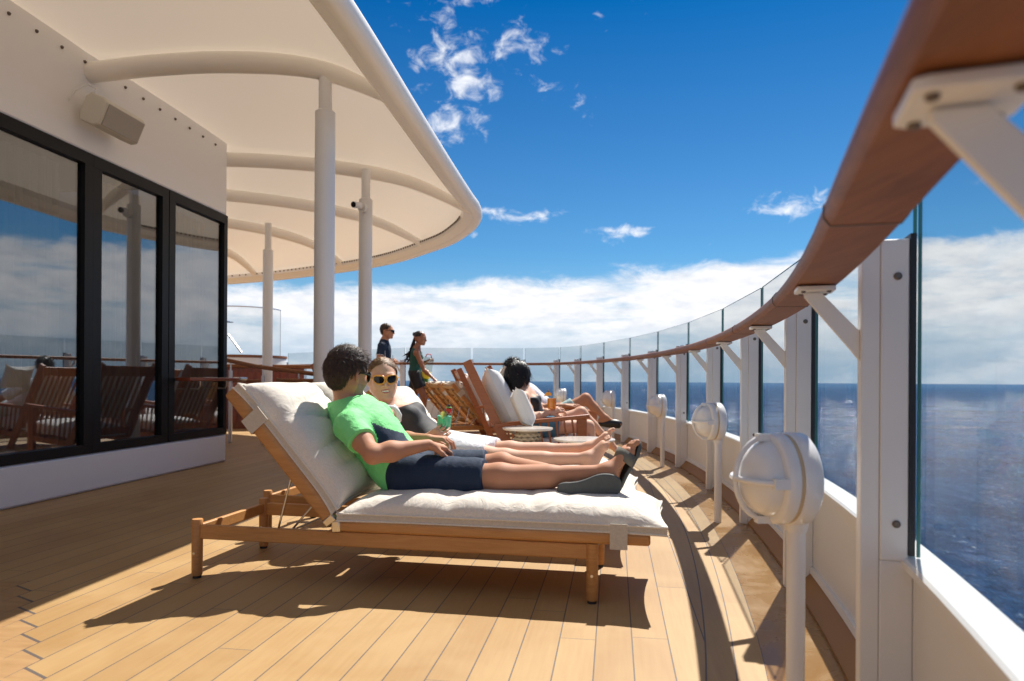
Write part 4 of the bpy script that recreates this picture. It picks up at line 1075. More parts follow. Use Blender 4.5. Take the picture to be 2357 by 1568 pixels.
def head(s, c, f, u, sc=1.0, female=False, open_mouth=False):
    c = np.array(c, float); f = nv(f); u = np.array(u, float); u = nv(u - f * (u @ f)); l = np.cross(u, f)
    def q(a, b, z): return c + (f * a + l * b + u * z) * sc
    A = [f, l, u]; w = .94 if female else 1.0
    s.ell(q(-.018, 0, .036), np.array((.098, .076 * w, .084)) * sc, A, .02)
    s.ell(q(-.045, 0, .005), np.array((.068, .066 * w, .070)) * sc, A, .03)
    s.ell(q(.028, 0, -.018), np.array((.064, .063 * w, .082)) * sc, A, .03)
    for sg in (1, -1):
        s.cap(q(-.008, .056 * w * sg, -.045), q(.052, .026 * sg * w, -.093), .022 * sc, .017 * sc, .03)
        s.ell(q(.056, .036 * sg * w, -.028), np.array((.026, .024, .022)) * sc, A, .025)
        s.cap(q(.083, .012 * sg, .026), q(.068, .046 * sg, .026), .0085 * sc, .008 * sc, .015)
    s.ell(q(.070, 0, -.094), np.array((.020, .024, .018)) * sc, A, .02)
    s.ell(q(.066, 0, -.058), np.array((.024, .030, .026)) * sc, A, .02)
    for sg in (1, -1): s.ell(q(.098, .032 * sg, .002), np.array((.018, .018, .013)) * sc, A, .014, 's')
    for sg in (1, -1): s.ell(q(.0765, .031 * sg, .001), np.array((.0125, .014, .0105)) * sc, A, .004)
    s.cap(q(.086, 0, .010), q(.108, 0, -.030), .0070 * sc, .0105 * sc, .012)
    for sg in (1, -1): s.ell(q(.096, .0125 * sg, -.034), np.array((.011, .008, .007)) * sc, A, .008)
    s.cap(q(.0885, -.014, -.056), q(.0885, .014, -.056), .0055 * sc, .0055 * sc, .006); s.cap(q(.0865, -.013, -.070), q(.0865, .013, -.070), .0062 * sc, .0062 * sc, .006)
    if open_mouth:
        s.ell(q(.096, 0, -.0615), np.array((.011, .021, .0050)) * sc, A, .003, 's')
    else: s.cap(q(.098, -.022, -.063), q(.098, .022, -.063), .0028 * sc, .0028 * sc, .004, 's')
    for sg in (1, -1):
        e = nv(u - f * .25); s.ell(q(-.012, .078 * w * sg, -.004), np.array((.018, .0075, .031)) * sc, [nv(f + l * sg * -.45), np.cross(e, nv(f + l * sg * -.45)), e], .006)
        s.ell(q(-.006, .086 * w * sg, .0), np.array((.009, .006, .017)) * sc, A, .004, 's')
    return q
def headpaint(q, c, f, u, sc, mouth=False, stubble=False, brow=True):
    f = nv(f); u = np.array(u, float); u = nv(u - f * (u @ f)); l = np.cross(u, f); c = np.array(c, float)
    def fn(C):
        D = (C - c) / sc; a, b, z = D @ f, D @ l, D @ u; m = np.zeros(len(C), int); ab = np.abs(b)
        if stubble: m[(z < -.040) & (z > -.118) & (a > -.004) & (a < .13) & (ab < .085) & ~((ab < .012) & (z > -.05))] = 4
        z0 = -.0625 + 7 * b * b * (1 if mouth else 0)
        m[(a > .070) & (ab < .024) & (np.abs(z - z0) < (.0105 if mouth else .0085) * (1 - (ab / .0275) ** 2))] = 1
        if mouth: m[(a > .060) & (ab < .0205) & (z - z0 < .0052 * (1 - (ab / .024) ** 2)) & (z - z0 > -.0042 * (1 - (ab / .024) ** 2))] = 2
        if brow: m[(a > .060) & (ab < .050) & (ab > .016) & (np.abs(z - .0275 + .06 * (ab - .03)) < .0032)] = 3
        return m
    return fn

def strands(name, par, c, f, u, sc, mt, n, keep, flow, length, r=.0011, seg=5, clump=.0, jit=.25, shell=1.03, seed=1, grav=0.0, lift=.25, z_lo=False):
    """n thin tapered hairs rooted on the scalp; keep(a,b,z) says where hair grows, flow(a,b,z) gives the local combing direction"""
    rs = np.random.RandomState(seed); f = nv(f); u = np.array(u, float); u = nv(u - f * (u @ f)); l = np.cross(u, f); c = np.array(c, float); Bm = np.array([f, l, u])
    V = []; Fc = []; k = 0; cen = np.array((-.022, 0, .030)); rad = np.array((.099, .0775, .089)) * shell
    while k < n:
        d = rs.normal(size=3); d /= np.linalg.norm(d); p = cen + d * rad
        if not keep(*p): continue
        nrm = d / rad; nrm /= np.linalg.norm(nrm)
        if z_lo and p[0] < .01 and (p[2] < -.02 or (p[2] < .06 and rs.rand() < .6)):
            c2_ = np.array((-.050, 0, .005)); r2_ = np.array((.070, .071, .083)) * (shell / 1.03); p = c2_ + d * r2_; nrm = d / r2_; nrm /= np.linalg.norm(nrm)
        fl = np.array(flow(*p), float) + rs.normal(size=3) * jit; t = fl - nrm * (fl @ nrm) * .85; t /= np.linalg.norm(t) + 1e-9
        L = length(*p) * rs.uniform(.75, 1.15); cur = p.copy(); dr = t + nrm * lift; dr /= np.linalg.norm(dr); pts = [cur.copy()]
        bend = rs.normal(size=3) * .12
        for i in range(seg):
            cur = cur + dr * L / seg; e = (cur - cen) / rad; m_ = np.linalg.norm(e)
            if m_ < 1.0: cur = cen + e / m_ * rad * 1.005
            dr = dr + bend * .5 - nrm * .10 + np.array((0, 0, -grav)); dr /= np.linalg.norm(dr); pts.append(cur.copy())
        W_ = [c + (q_ @ Bm) * sc for q_ in pts]; sd = np.cross(W_[1] - W_[0], nrm @ Bm); sd /= np.linalg.norm(sd) + 1e-9; up_ = nrm @ Bm
        b0 = len(V)
        for i, w_ in enumerate(W_):
            rr_ = r * (1.0 - .75 * (i / seg) ** 1.5)
            V += [tuple(w_ + sd * rr_), tuple(w_ + up_ * rr_ * 1.2), tuple(w_ - sd * rr_)]
        for i in range(seg):
            for j_ in range(2): Fc.append((b0 + 3 * i + j_, b0 + 3 * i + j_ + 1, b0 + 3 * i + 4 + j_, b0 + 3 * i + 3 + j_))
        k += 1
    m = MB(); m.v = V; m.f = Fc; m.mi = [0] * len(Fc)
    me = bpy.data.meshes.new(name); me.from_pydata(V, [], Fc); me.materials.append(mt); me.polygons.foreach_set('use_smooth', [True] * len(Fc)); me.update()
    o = bpy.data.objects.new(name, me); link(o, par); return o
def tube_obj(name, mt, par, *chains):
    m = MB()
    for pts, r_ in chains: m.tube([Vector(tuple(p)) for p in pts], r_, 8)
    return m.build(name, mt, par, smooth=True)
def sunglasses(par, q, sc, frame, big=1.0):
    m = MB()
    def ring(sg):
        pts = []
        for t in np.linspace(0, 2 * math.pi, 20, endpoint=False):
            cx_, sx_ = math.cos(t), math.sin(t); wd_ = (.0265 if sx_ > 0 else .0265 - .0055 * abs(sx_)) * big; b = .0335 * sg + wd_ * np.sign(cx_) * abs(cx_) ** .62; z = .002 + .0205 * big * np.sign(sx_) * abs(sx_) ** (.62 if sx_ > 0 else .85) + (.003 * sg * (b - .0335 * sg) / .027)
            pts.append(Vector(tuple(q(.106 - 6.5 * abs(b) ** 2, b, z))))
        return pts
    rs_ = []
    for sg in (1, -1): p = ring(sg); rs_.append(p); m.tube(p, .0042 * sc, 8, closed=True)
    m.tube([Vector(tuple(q(.105, -.009, .008))), Vector(tuple(q(.107, 0, .010))), Vector(tuple(q(.105, .009, .008)))], .0038 * sc, 8)
    for sg in (1, -1): m.tube([Vector(tuple(q(.084, .060 * sg, .010))), Vector(tuple(q(.070, .0745 * sg, .010))), Vector(tuple(q(.0, .081 * sg, .010))), Vector(tuple(q(-.025, .081 * sg, -.008)))], .0032 * sc, 8)
    g_ = m.build('sunglasses', frame, par, smooth=True)
    for p in rs_:
        m = MB(); cpt = sum(p, Vector()) / len(p); m.add([cpt + (cpt - Vector(tuple(q(0, 0, 0)))).normalized() * .003] + p, [(0, i + 1, (i + 1) % len(p) + 1) for i in range(len(p))]); m.build('lens', M['shade'], g_, smooth=True, angle=180)
    return g_
def V3(v): return np.array(tuple(v), float)

def torso(s, nb, hm, sR, sL, hR, hL, w=1.0, bust=0, belly=0.0):
    nb, hm, sR, sL, hR, hL = map(V3, (nb, hm, sR, sL, hR, hL)); up = nv(nb - hm); sd = nv(sR - sL); sd = nv(sd - up * (sd @ up)); fw = np.cross(up, sd); L = np.linalg.norm(nb - hm); A = [sd, fw, up]
    smid = (sR + sL) / 2
    s.ell(hm + up * L * .70 + fw * .005, (.150 * w, .108 * w, .18), A, .05)
    s.ell(hm + up * L * .36 + fw * (.004 + belly * .3), (.132 * w, .098 * w + belly, .17), A, .06)
    s.ell(hm + up * .03, (.155 * w, .105 * w, .11), A, .06)
    s.cap(nb - up * .01, smid + (sR - smid) * .82, .050 * w, .050 * w, .05); s.cap(nb - up * .01, smid + (sL - smid) * .82, .050 * w, .050 * w, .05)
    s.ell(sR, (.056 * w, .056 * w, .056 * w), A, .04); s.ell(sL, (.056 * w, .056 * w, .056 * w), A, .04)
    s.ell(hR * .8 + hm * .2, (.09 * w, .095 * w, .10), A, .05); s.ell(hL * .8 + hm * .2, (.09 * w, .095 * w, .10), A, .05)
    if bust:
        for g in (1, -1): s.ell(hm + up * L * .68 + fw * .075 * w + sd * g * .068, (bust, bust * .95, bust), A, .025)
    return A
def arm(s, sh, el, wr, w=1.0):
    sh, el, wr = V3(sh), V3(el), V3(wr); s.cap(sh, sh * .45 + el * .55, .050 * w, .046 * w, .03); s.cap(sh * .45 + el * .55, el, .046 * w, .039 * w, .02)
    s.cap(el, el * .68 + wr * .32, .039 * w, .042 * w, .02); s.cap(el * .68 + wr * .32, wr, .042 * w, .0245 * w, .03)
def leg(s, hp, kn, an, w=1.0, kb=(0, 0, 1)):
    hp, kn, an, kb = V3(hp), V3(kn), V3(an), V3(kb); s.cap(hp, kn, .086 * w, .056 * w, .04); s.ell(kn + kb * .008, (.050 * w,) * 3, None, .04)
    md = kn * .68 + an * .32; s.cap(kn, an, .046 * w, .033 * w, .03); s.cap(kn * .85 + an * .15 - kb * .006, kn * .55 + an * .45 - kb * .010, .047 * w, .046 * w, .04)
SHIRTW = lambda amp, fr_, sd: (lambda X, Y, Z: amp * snoise(X, Y, Z, fr_, sd))

# ------------------------------------------------ person in the green top on the near lounger
def build_man():
    c = P(801, 862, 3.330); f = (.54, .82, -.14); u = (.10, .08, 1); sc = 1.04
    nb, hm = P(803, 938, 3.350), P(930, 1090, 3.280)
    sR, sL = P(806, 980, 3.140), P(872, 958, 3.570); hR, hL = P(940, 1096, 3.170), P(945, 1088, 3.380)
    eR, wR = P(858, 1047, 2.990), P(985, 1024, 3.110); eL, wL = P(915, 1015, 3.730), P(985, 1010, 3.610)
    kR, aR = P(1152, 1100, 3.080), P(1396, 1088, 3.030); kL, aL = P(1155, 1072, 3.350), P(1375, 1112, 3.060)
    s = SDF(); A = torso(s, nb, hm, sR, sL, hR, hL, 1.06, 0, .012); nT = len(s.ops)
    s.cap(V3(nb), V3(c) + nv(u) * -.055 - nv(f) * .022, .058, .056, .04); nN = len(s.ops)
    arm(s, sR, eR, wR, 1.02); arm(s, sL, eL, wL, 1.05); nA = len(s.ops)
    leg(s, hR, kR, aR, 1.06); leg(s, hL, kL, aL, 1.03); nL = len(s.ops)
    hd = nv(V3(P(1024, 1030, 3.210)) - V3(wR)); hand(s, wR, hd, (-.15, -.55, .8), -1, 1.02, (.35, .5, .35))
    hand(s, wL, (1, .1, 0), (0, 0, 1), 1, 1.0)
    foot(s, aR, (.42, .10, .90), (-.80, -.45, .35), -1, 1.0)
    foot(s, P(1385, 1114, 3.080), (-1, 0, -.05), (0, 1, .25), 1, .9)
    q = head(s, c, f, u, sc)
    cc = V3(c); wr_ = V3(wR); fa = V3(aR); box = lambda p, r1, r2: (p - np.array(r1), p + np.array(r2))
    o = sdf_object('person', s, .0065, [M['skin_m'], M['lips'], M['teeth'], M['dark'], M['stubble']], None,
                   fine=[(*box(cc, (.13, .14, .155), (.14, .14, .14)), .003), (*box(wr_, (.02, .12, .10), (.21, .12, .10)), .003), (*box(fa, (.04, .1, .10), (.22, .1, .22)), .0032)],
                   paint=headpaint(q, c, f, u, sc, stubble=True))
    tag(o, 'person in lime green top and navy shorts reclining on the near lounger, face turned away', 'person')
    fold = lambda amp: (lambda X, Y, Z: amp * snoise(X, Y, Z, 30, 4) + amp * .6 * snoise(X * 1.5, Y, Z * .6, 55, 8))
    # shirt: torso + sleeve
    sh = SDF(); sh.ops = s.ops[:nT]; sh = sh.inflated(.010)
    a_, b_ = V3(sR), V3(eR); sh.cap(a_, a_ + (b_ - a_) * .55, .066, .068, .03, cut=True); a2, b2 = V3(sL), V3(eL); sh.cap(a2, a2 + (b2 - a2) * .55, .064, .066, .03, cut=True)
    up = A[2]; s.cap(V3(nb), V3(sR), .05, .05, .04) if False else None; sh.cap(V3(nb) - up * .04, V3(nb) + up * .05, .085, .066, .05); sh.plane(V3(nb) + up * .046 + A[1] * .0, up * .9 + A[1] * .45); sh.plane(V3(hm) - up * .005, -up + A[1] * .45)
    def navy(C):
        D = C - V3(hm); L = np.linalg.norm(V3(nb) - V3(hm)); z = D @ A[2]; x_ = D @ A[0]; y_ = D @ A[1]
        arm_ = V3(sR) + (V3(eR) - V3(sR)) * .3
        m = np.zeros(len(C), int); w_ = .030 + .10 * (1 - (z / L).clip(0, 1))
        m[(np.abs(y_ - .02) < w_) & (np.abs(x_) > .07) & (z < L * .72)] = 0
        # dark side panel below the arm
        m[(x_ > .02) & (x_ < .15) & (y_ > .02) & (z < .34) & (y_ < .05 + .42 * (.34 - z))] = 1
        return m
    sdf_object('shirt', sh, .0065, [M['lime'], M['navy']], o, warp=fold(.0050), paint=navy, smooth=1)
    # shorts
    st = SDF(); hm_, kR_, kL_, hR_, hL_ = map(V3, (hm, kR, kL, hR, hL))
    st.ell(hm_ + A[2] * .04, (.165, .118, .105), A, .05); 
    for h_, k_, r1, r2 in ((hR_, kR_, .108, .088), (hL_, kL_, .106, .086)): st.cap(h_, h_ + (k_ - h_) * .84, r1, r2, .05, cut=True)
    sdf_object('shorts', st, .0065, M['navy'], o, warp=fold(.0045), smooth=1)
    # hair
    hm2 = SDF(); ff = nv(f); uu = np.array(u, float); uu = nv(uu - ff * (uu @ ff)); ll = np.cross(uu, ff)
    hm2.ell(q(-.022, 0, .036), np.array((.098, .079, .088)) * sc, [ff, ll, uu], .02); hm2.ell(q(-.050, 0, .005), np.array((.067, .068, .080)) * sc, [ff, ll, uu], .02)
    hm2.plane(q(.052, 0, .03), ff * .9 - uu * .3); hm2.plane(q(-.01, 0, -.050), -uu + ff * .75)
    for sg in (1, -1): hm2.ell(q(-.004, .085 * sg, -.010), np.array((.030, .030, .036)) * sc, [ff, ll, uu], .004, 's')
    h0 = sdf_object('hair', hm2, .004, M['hair_dk'], o, warp=lambda X, Y, Z: .003 * snoise(X, Y, Z, 120, 3))
    keep = lambda a, b, z: z > -.075 + 1.1 * max(a + .05, -.03) and a < .050 + .25 * z and not (abs(b) > .045 and a > -.03 and z < .028)
    strands('hair_strands', h0, c, f, u, sc * 1.02, M['hair_strand'], 5500, keep, lambda a, b, z: (.95 if z > .05 else .15, -.25 * np.sign(b) * (z > .07), -.9 if z < .06 else .15), lambda a, b, z: .018 + .026 * max(0, z / .1) + (.028 if z > .08 and a > .02 else 0), r=.0014, lift=.30, seed=4, jit=.26, shell=1.03, z_lo=True)
    sunglasses(o, q, sc, M['black'], 1.05)
    # sandals
    def sole_from(pts, Y0, T): 
        O = P(pts[0][0], pts[0][1], Y0); pl_ = [(P(x_, y_, Y0).x - O.x, P(x_, y_, Y0).z - O.z) for x_, y_ in pts]
        return O, pl_
    pts = [(1282.4, 1132.7), (1282.9, 1121.9), (1287.0, 1114.3), (1298.4, 1110.5), (1312.7, 1110.0), (1331.8, 1107.6), (1350.9, 1101.7), (1370.0, 1094.0), (1386.7, 1090.4), (1403.4, 1090.9), (1417.7, 1095.0), (1427.2, 1102.9), (1430.3, 1116.0), (1429.1, 1127.9), (1422.5, 1136.2), (1408.2, 1139.3), (1379.5, 1139.6), (1355.7, 1139.1), (1319.9, 1139.1), (1296.0, 1138.6), (1286.0, 1137.0)]
    _n = len(pts); pts = [tuple(.5 * ((2 * pts[i][k]) + (-pts[i - 1][k] + pts[(i + 1) % _n][k]) * t + (2 * pts[i - 1][k] - 5 * pts[i][k] + 4 * pts[(i + 1) % _n][k] - pts[(i + 2) % _n][k]) * t * t + (-pts[i - 1][k] + 3 * pts[i][k] - 3 * pts[(i + 1) % _n][k] + pts[(i + 2) % _n][k]) * t ** 3) for k in (0, 1)) for i in range(_n) for t in (0, .33, .66)]
    O, pl_ = sole_from(pts, 2.975, 0); m = MB(); m.prism(pl_, O, (1, 0, 0), (0, 0, 1), (0, .022, 0)); sd_ = m.build('sandal', M['sole'], o, bevel=.008, seg=4)
    d = nv((.42, .10, .90)); up = nv(np.array((-.80, -.45, .35)) - d * (np.array((-.80, -.45, .35)) @ d)); s2 = np.cross(up, d) * -1
    base = V3(aR) - up * .082 + d * .045
    out_ = [(.152, .0), (.146, .028), (.125, .043), (.09, .050), (.04, .047), (-.02, .037), (-.07, .036), (-.108, .030), (-.123, .0), (-.108, -.030), (-.07, -.036), (-.02, -.034), (.04, -.040), (.09, -.047), (.125, -.040), (.146, -.024)]
    m = MB(); m.prism(out_, tuple(base), tuple(d), tuple(s2), tuple(up * .020)); sd_ = m.build('sandal', M['sole'], o, bevel=.007, seg=4)
    m = MB(); m.prism([(a * .95, b * .93) for a, b in out_], tuple(base + up * .0115), tuple(d), tuple(s2), tuple(up * .003)); m.build('footbed', M['rubber'], sd_)
    # strap arches over the instep
    m = MB(); vs = []; fs = []
    for i, t in enumerate(np.linspace(0, math.pi, 15)):
        for e in (-.022, .028): vs.append(Vector(tuple(base + d * (.045 + e + .012 * math.sin(t)) + s2 * .050 * math.cos(t) + up * (.006 + .066 * math.sin(t) ** .8))))
    for i in range(14): fs.append((2 * i, 2 * i + 2, 2 * i + 3, 2 * i + 1))
    m.add(vs, fs); b_ = m.build('strap', M['strap'], sd_, smooth=True, angle=180); md = b_.modifiers.new('s', 'SOLIDIFY'); md.thickness = .004
    return o
build_man()

# ------------------------------------------------ person in the charcoal swimsuit
def tumbler(name, label, base, liquid, h=.115, r=.040, fill=.72, tilt=(0, 0, 1)):
    t = empty(name, label, 'drink', tuple(base)); Tm = Vector(tilt).normalized().to_track_quat('Z', 'Y').to_matrix().to_4x4()
    m = MB(); m.lathe([(r * .70, 0), (r * .86, .004), (r, h * .35), (r * 1.02, h * .6), (r * .97, h), (r * .93, h), (r * .97, h * .6), (r * .95, h * .35), (r * .80, .008), (.001, .008)], 40, Tm); m.build('glass', M['cup'], t, smooth=True, angle=50)
    m = MB(); m.lathe([(.001, .0085), (r * .79, .0085), (r * .94, h * .35), (r * .955, h * fill), (.001, h * fill)], 40, Tm); m.build('liquid', liquid, t, smooth=True, angle=50)
    return t, Tm
def build_woman():
    c = P(882, 874, 3.98); f = (.30, -.93, -.02); u = (-.09, .10, 1); sc = 1.05
    nb, hm = P(897, 946, 4.06), P(1008, 1032, 4.03)
    sR, sL = P(878, 962, 3.92), P(925, 950, 4.24); hR, hL = P(1015, 1035, 3.94), P(1022, 1030, 4.13)
    eR, wR = P(925, 1025, 3.80), P(982, 1010, 3.80); eL, wL = P(985, 1002, 4.24), P(1012, 1002, 4.06)
    k1, a1 = P(1176, 1040, 4.0), P(1356, 1033, 3.90); k2, a2 = P(1165, 1058, 3.88), P(1352, 1056, 3.80)
    s = SDF(); A = torso(s, nb, hm, sR, sL, hR, hL, .90, .062); nT = len(s.ops)
    s.cap(V3(nb), V3(c) + nv(u) * -.06 - nv(f) * .015, .048, .047, .035)
    arm(s, sR, eR, wR, .84); arm(s, sL, eL, wL, .82)
    leg(s, hL, k1, a1, .98); leg(s, hR, k2, a2, .98)
    g0 = P(1021, 1002, 3.87)
    hand(s, wR, V3(P(1020, 993, 3.775)) - V3(wR), (-.05, -.95, -.25), -1, .90, (.45, .75, .5)); hand(s, wL, V3(P(1030, 998, 3.95)) - V3(wL), (.2, .5, -.85), 1, .88, (.6, .7, .4))
    foot(s, a1, (.45, -.05, .80), (-.75, -.2, .5), -1, .90); foot(s, a2, (.42, .05, .80), (-.8, -.15, .45), 1, .90)
    q = head(s, c, f, u, sc, True, True)
    cc = V3(c); box = lambda p, r1, r2: (p - np.array(r1), p + np.array(r2))
    o = sdf_object('person', s, .0065, [M['skin_w'], M['lips'], M['teeth'], M['dark'], M['stubble']], None,
                   fine=[(*box(cc, (.13, .15, .155), (.14, .13, .14)), .0028), (*box(V3(g0), (.10, .10, .06), (.08, .10, .10)), .0032), (*box(V3(a1), (.06, .2, .10), (.20, .14, .20)), .0035)],
                   paint=headpaint(q, c, f, u, sc, mouth=True, brow=False))
    tag(o, 'smiling person with orange sunglasses and charcoal swimsuit reclining on the second lounger', 'person')
    sw = SDF(); sw.ops = s.ops[:nT]; sw = sw.inflated(.006); up = A[2]
    sw.plane(V3(P(914, 962, 3.88)), (-1, -.30, .10)); sw.plane(V3(P(918, 938, 3.95)), (-.35, 0, 1)); sw.plane(V3(hm) - up * .03, -up)
    sdf_object('swimsuit', sw, .006, M['greysuit'], o, warp=lambda X, Y, Z: .0012 * snoise(X, Y, Z, 60, 4))
    L = np.linalg.norm(V3(nb) - V3(hm)); hmv = V3(hm); nbv = V3(nb)
    ch = hmv + up * L * .60 + A[1] * .125; thr = nbv + A[1] * .055 + up * .015
    def ribbon(pts, w, nrm):
        m = MB(); vs = []; fs = []; pts = [np.array(p, float) for p in pts]
        for i, p in enumerate(pts):
            t = nv(pts[min(i + 1, len(pts) - 1)] - pts[max(i - 1, 0)]); sd = nv(np.cross(t, nrm)); ww = w[i] if hasattr(w, '__len__') else w
            vs += [Vector(tuple(p + sd * ww)), Vector(tuple(p + nv(nrm) * ww * .35)), Vector(tuple(p - sd * ww))]
        for i in range(len(pts) - 1):
            for j in (0, 1): fs.append((3 * i + j, 3 * i + j + 1, 3 * i + 4 + j, 3 * i + 3 + j))
        m.add(vs, fs); return m
    pA = [P(857, 940, 3.90), P(868, 936, 3.85), P(888, 936, 3.835), P(904, 938, 3.86), P(914, 941, 3.90)]
    m = ribbon([V3(p) for p in pA], .011, (-.1, -1, .1)); b1 = m.build('neck_band', M['whitecloth'], o, smooth=True, angle=180); md = b1.modifiers.new('s', 'SOLIDIFY'); md.thickness = .004
    pB = [P(906, 934, 3.88), P(913, 944, 3.865), P(919, 956, 3.86), P(918, 968, 3.855), P(912, 980, 3.85), P(905, 992, 3.85)]
    m = ribbon([V3(p) for p in pB], [.008, .012, .015, .014, .010, .005], (.0, -1, .2)); b1 = m.build('halter_strap', M['whitecloth'], o, smooth=True, angle=180); md = b1.modifiers.new('s', 'SOLIDIFY'); md.thickness = .006
    # white cloth over the lap
    wt = SDF(); h1, kk1, h2, kk2 = V3(hL), V3(k1), V3(hR), V3(k2)
    wt.ell(hmv - up * .02, (.150, .115, .10), A, .05); wt.cap(h1, h1 + (kk1 - h1) * .80, .100, .078, .05, cut=True); wt.cap(h2, h2 + (kk2 - h2) * .66, .100, .082, .05, cut=True)
    wt.plane(hmv + up * .055, up)
    sdf_object('white_wrap', wt, .0065, M['whitecloth'], o, warp=lambda X, Y, Z: .006 * snoise(X * .5, Y, Z, 34, 5) + .0015 * snoise(X * .5, Y, Z, 90, 6))
    # hair pulled back
    ff = nv(f); uu = np.array(u, float); uu = nv(uu - ff * (uu @ ff)); ll = np.cross(uu, ff)
    h = SDF(); h.ell(q(-.024, 0, .042), np.array((.098, .077, .084)) * sc, [ff, ll, uu], .02); h.plane(q(.046, 0, .078), ff * .75 - uu * .66); h.plane(q(0, 0, .0), -uu + ff * .35)
    h.ell(q(-.10, 0, .03), np.array((.035, .035, .035)) * sc, [ff, ll, uu], .01)
    h0 = sdf_object('hair', h, .004, M['hair_bl'], o, warp=lambda X, Y, Z: .0035 * snoise(X, Y, Z, 170, 3))
    keep = lambda a, b, z: z > .035 + .75 * max(a - .0, -.03) and a < .062
    strands('hair_strands', h0, c, f, u, sc * 1.0, M['hair_bl'], 3200, keep, lambda a, b, z: (-.9, .25 * np.sign(b), .02), lambda a, b, z: .036, r=.0014, lift=.05, seed=14, jit=.16, shell=1.05)
    sunglasses(o, q, sc, M['orange'], 1.12)
    return o
build_woman()
gl, Tm = tumbler('cocktail_glass', 'glass of green iced cocktail with a strawberry garnish held by the smiling person', P(1021, 994, 3.84), M['green_drink'], .112, .041, .80, (.06, -.05, 1))
m = MB()
for k_ in range(5):
    rs = np.random.RandomState(k_); a_ = rs.uniform(-.02, .02, 2); m.box((a_[0] - .011, a_[1] - .011, .075 + .003 * k_), (a_[0] + .011, a_[1] + .011, .094 + .003 * k_), Tm @ Matrix.Rotation(k_ * 1.1, 4, 'Z'))
m.build('ice', M['cup'], gl, bevel=.002)
m = MB(); m.lathe([(.001, .098), (.010, .106), (.017, .120), (.014, .132), (.001, .136)], 16, Tm @ Matrix.Translation((.022, -.01, 0))); m.build('strawberry', M['berry'], gl, smooth=True)
m = MB(); m.lathe([(.012, .134), (.018, .140), (.001, .142)], 7, Tm @ Matrix.Translation((.022, -.01, 0))); m.build('leaf', M['leaf'], gl)
m = MB(); m.lathe([(.001, .141), (.007, .146), (.007, .152), (.001, .157)], 12, Tm @ Matrix.Translation((.022, -.01, 0))); m.build('blueberry', M['navy'], gl, smooth=True)
m = MB(); m.tube([Tm @ Vector((.022, -.01, .10)), Tm @ Vector((.022, -.01, .180))], .0012, 6); m.build('skewer', M['teakpale'], gl)
m = MB(); m.lathe([(.001, 0), (.022, 0), (.022, .004), (.001, .004)], 24, Tm @ Matrix.Translation((-.022, -.012, .095)) @ Matrix.Rotation(R(70), 4, 'X')); m.build('lemon_slice', M['lemon'], gl)

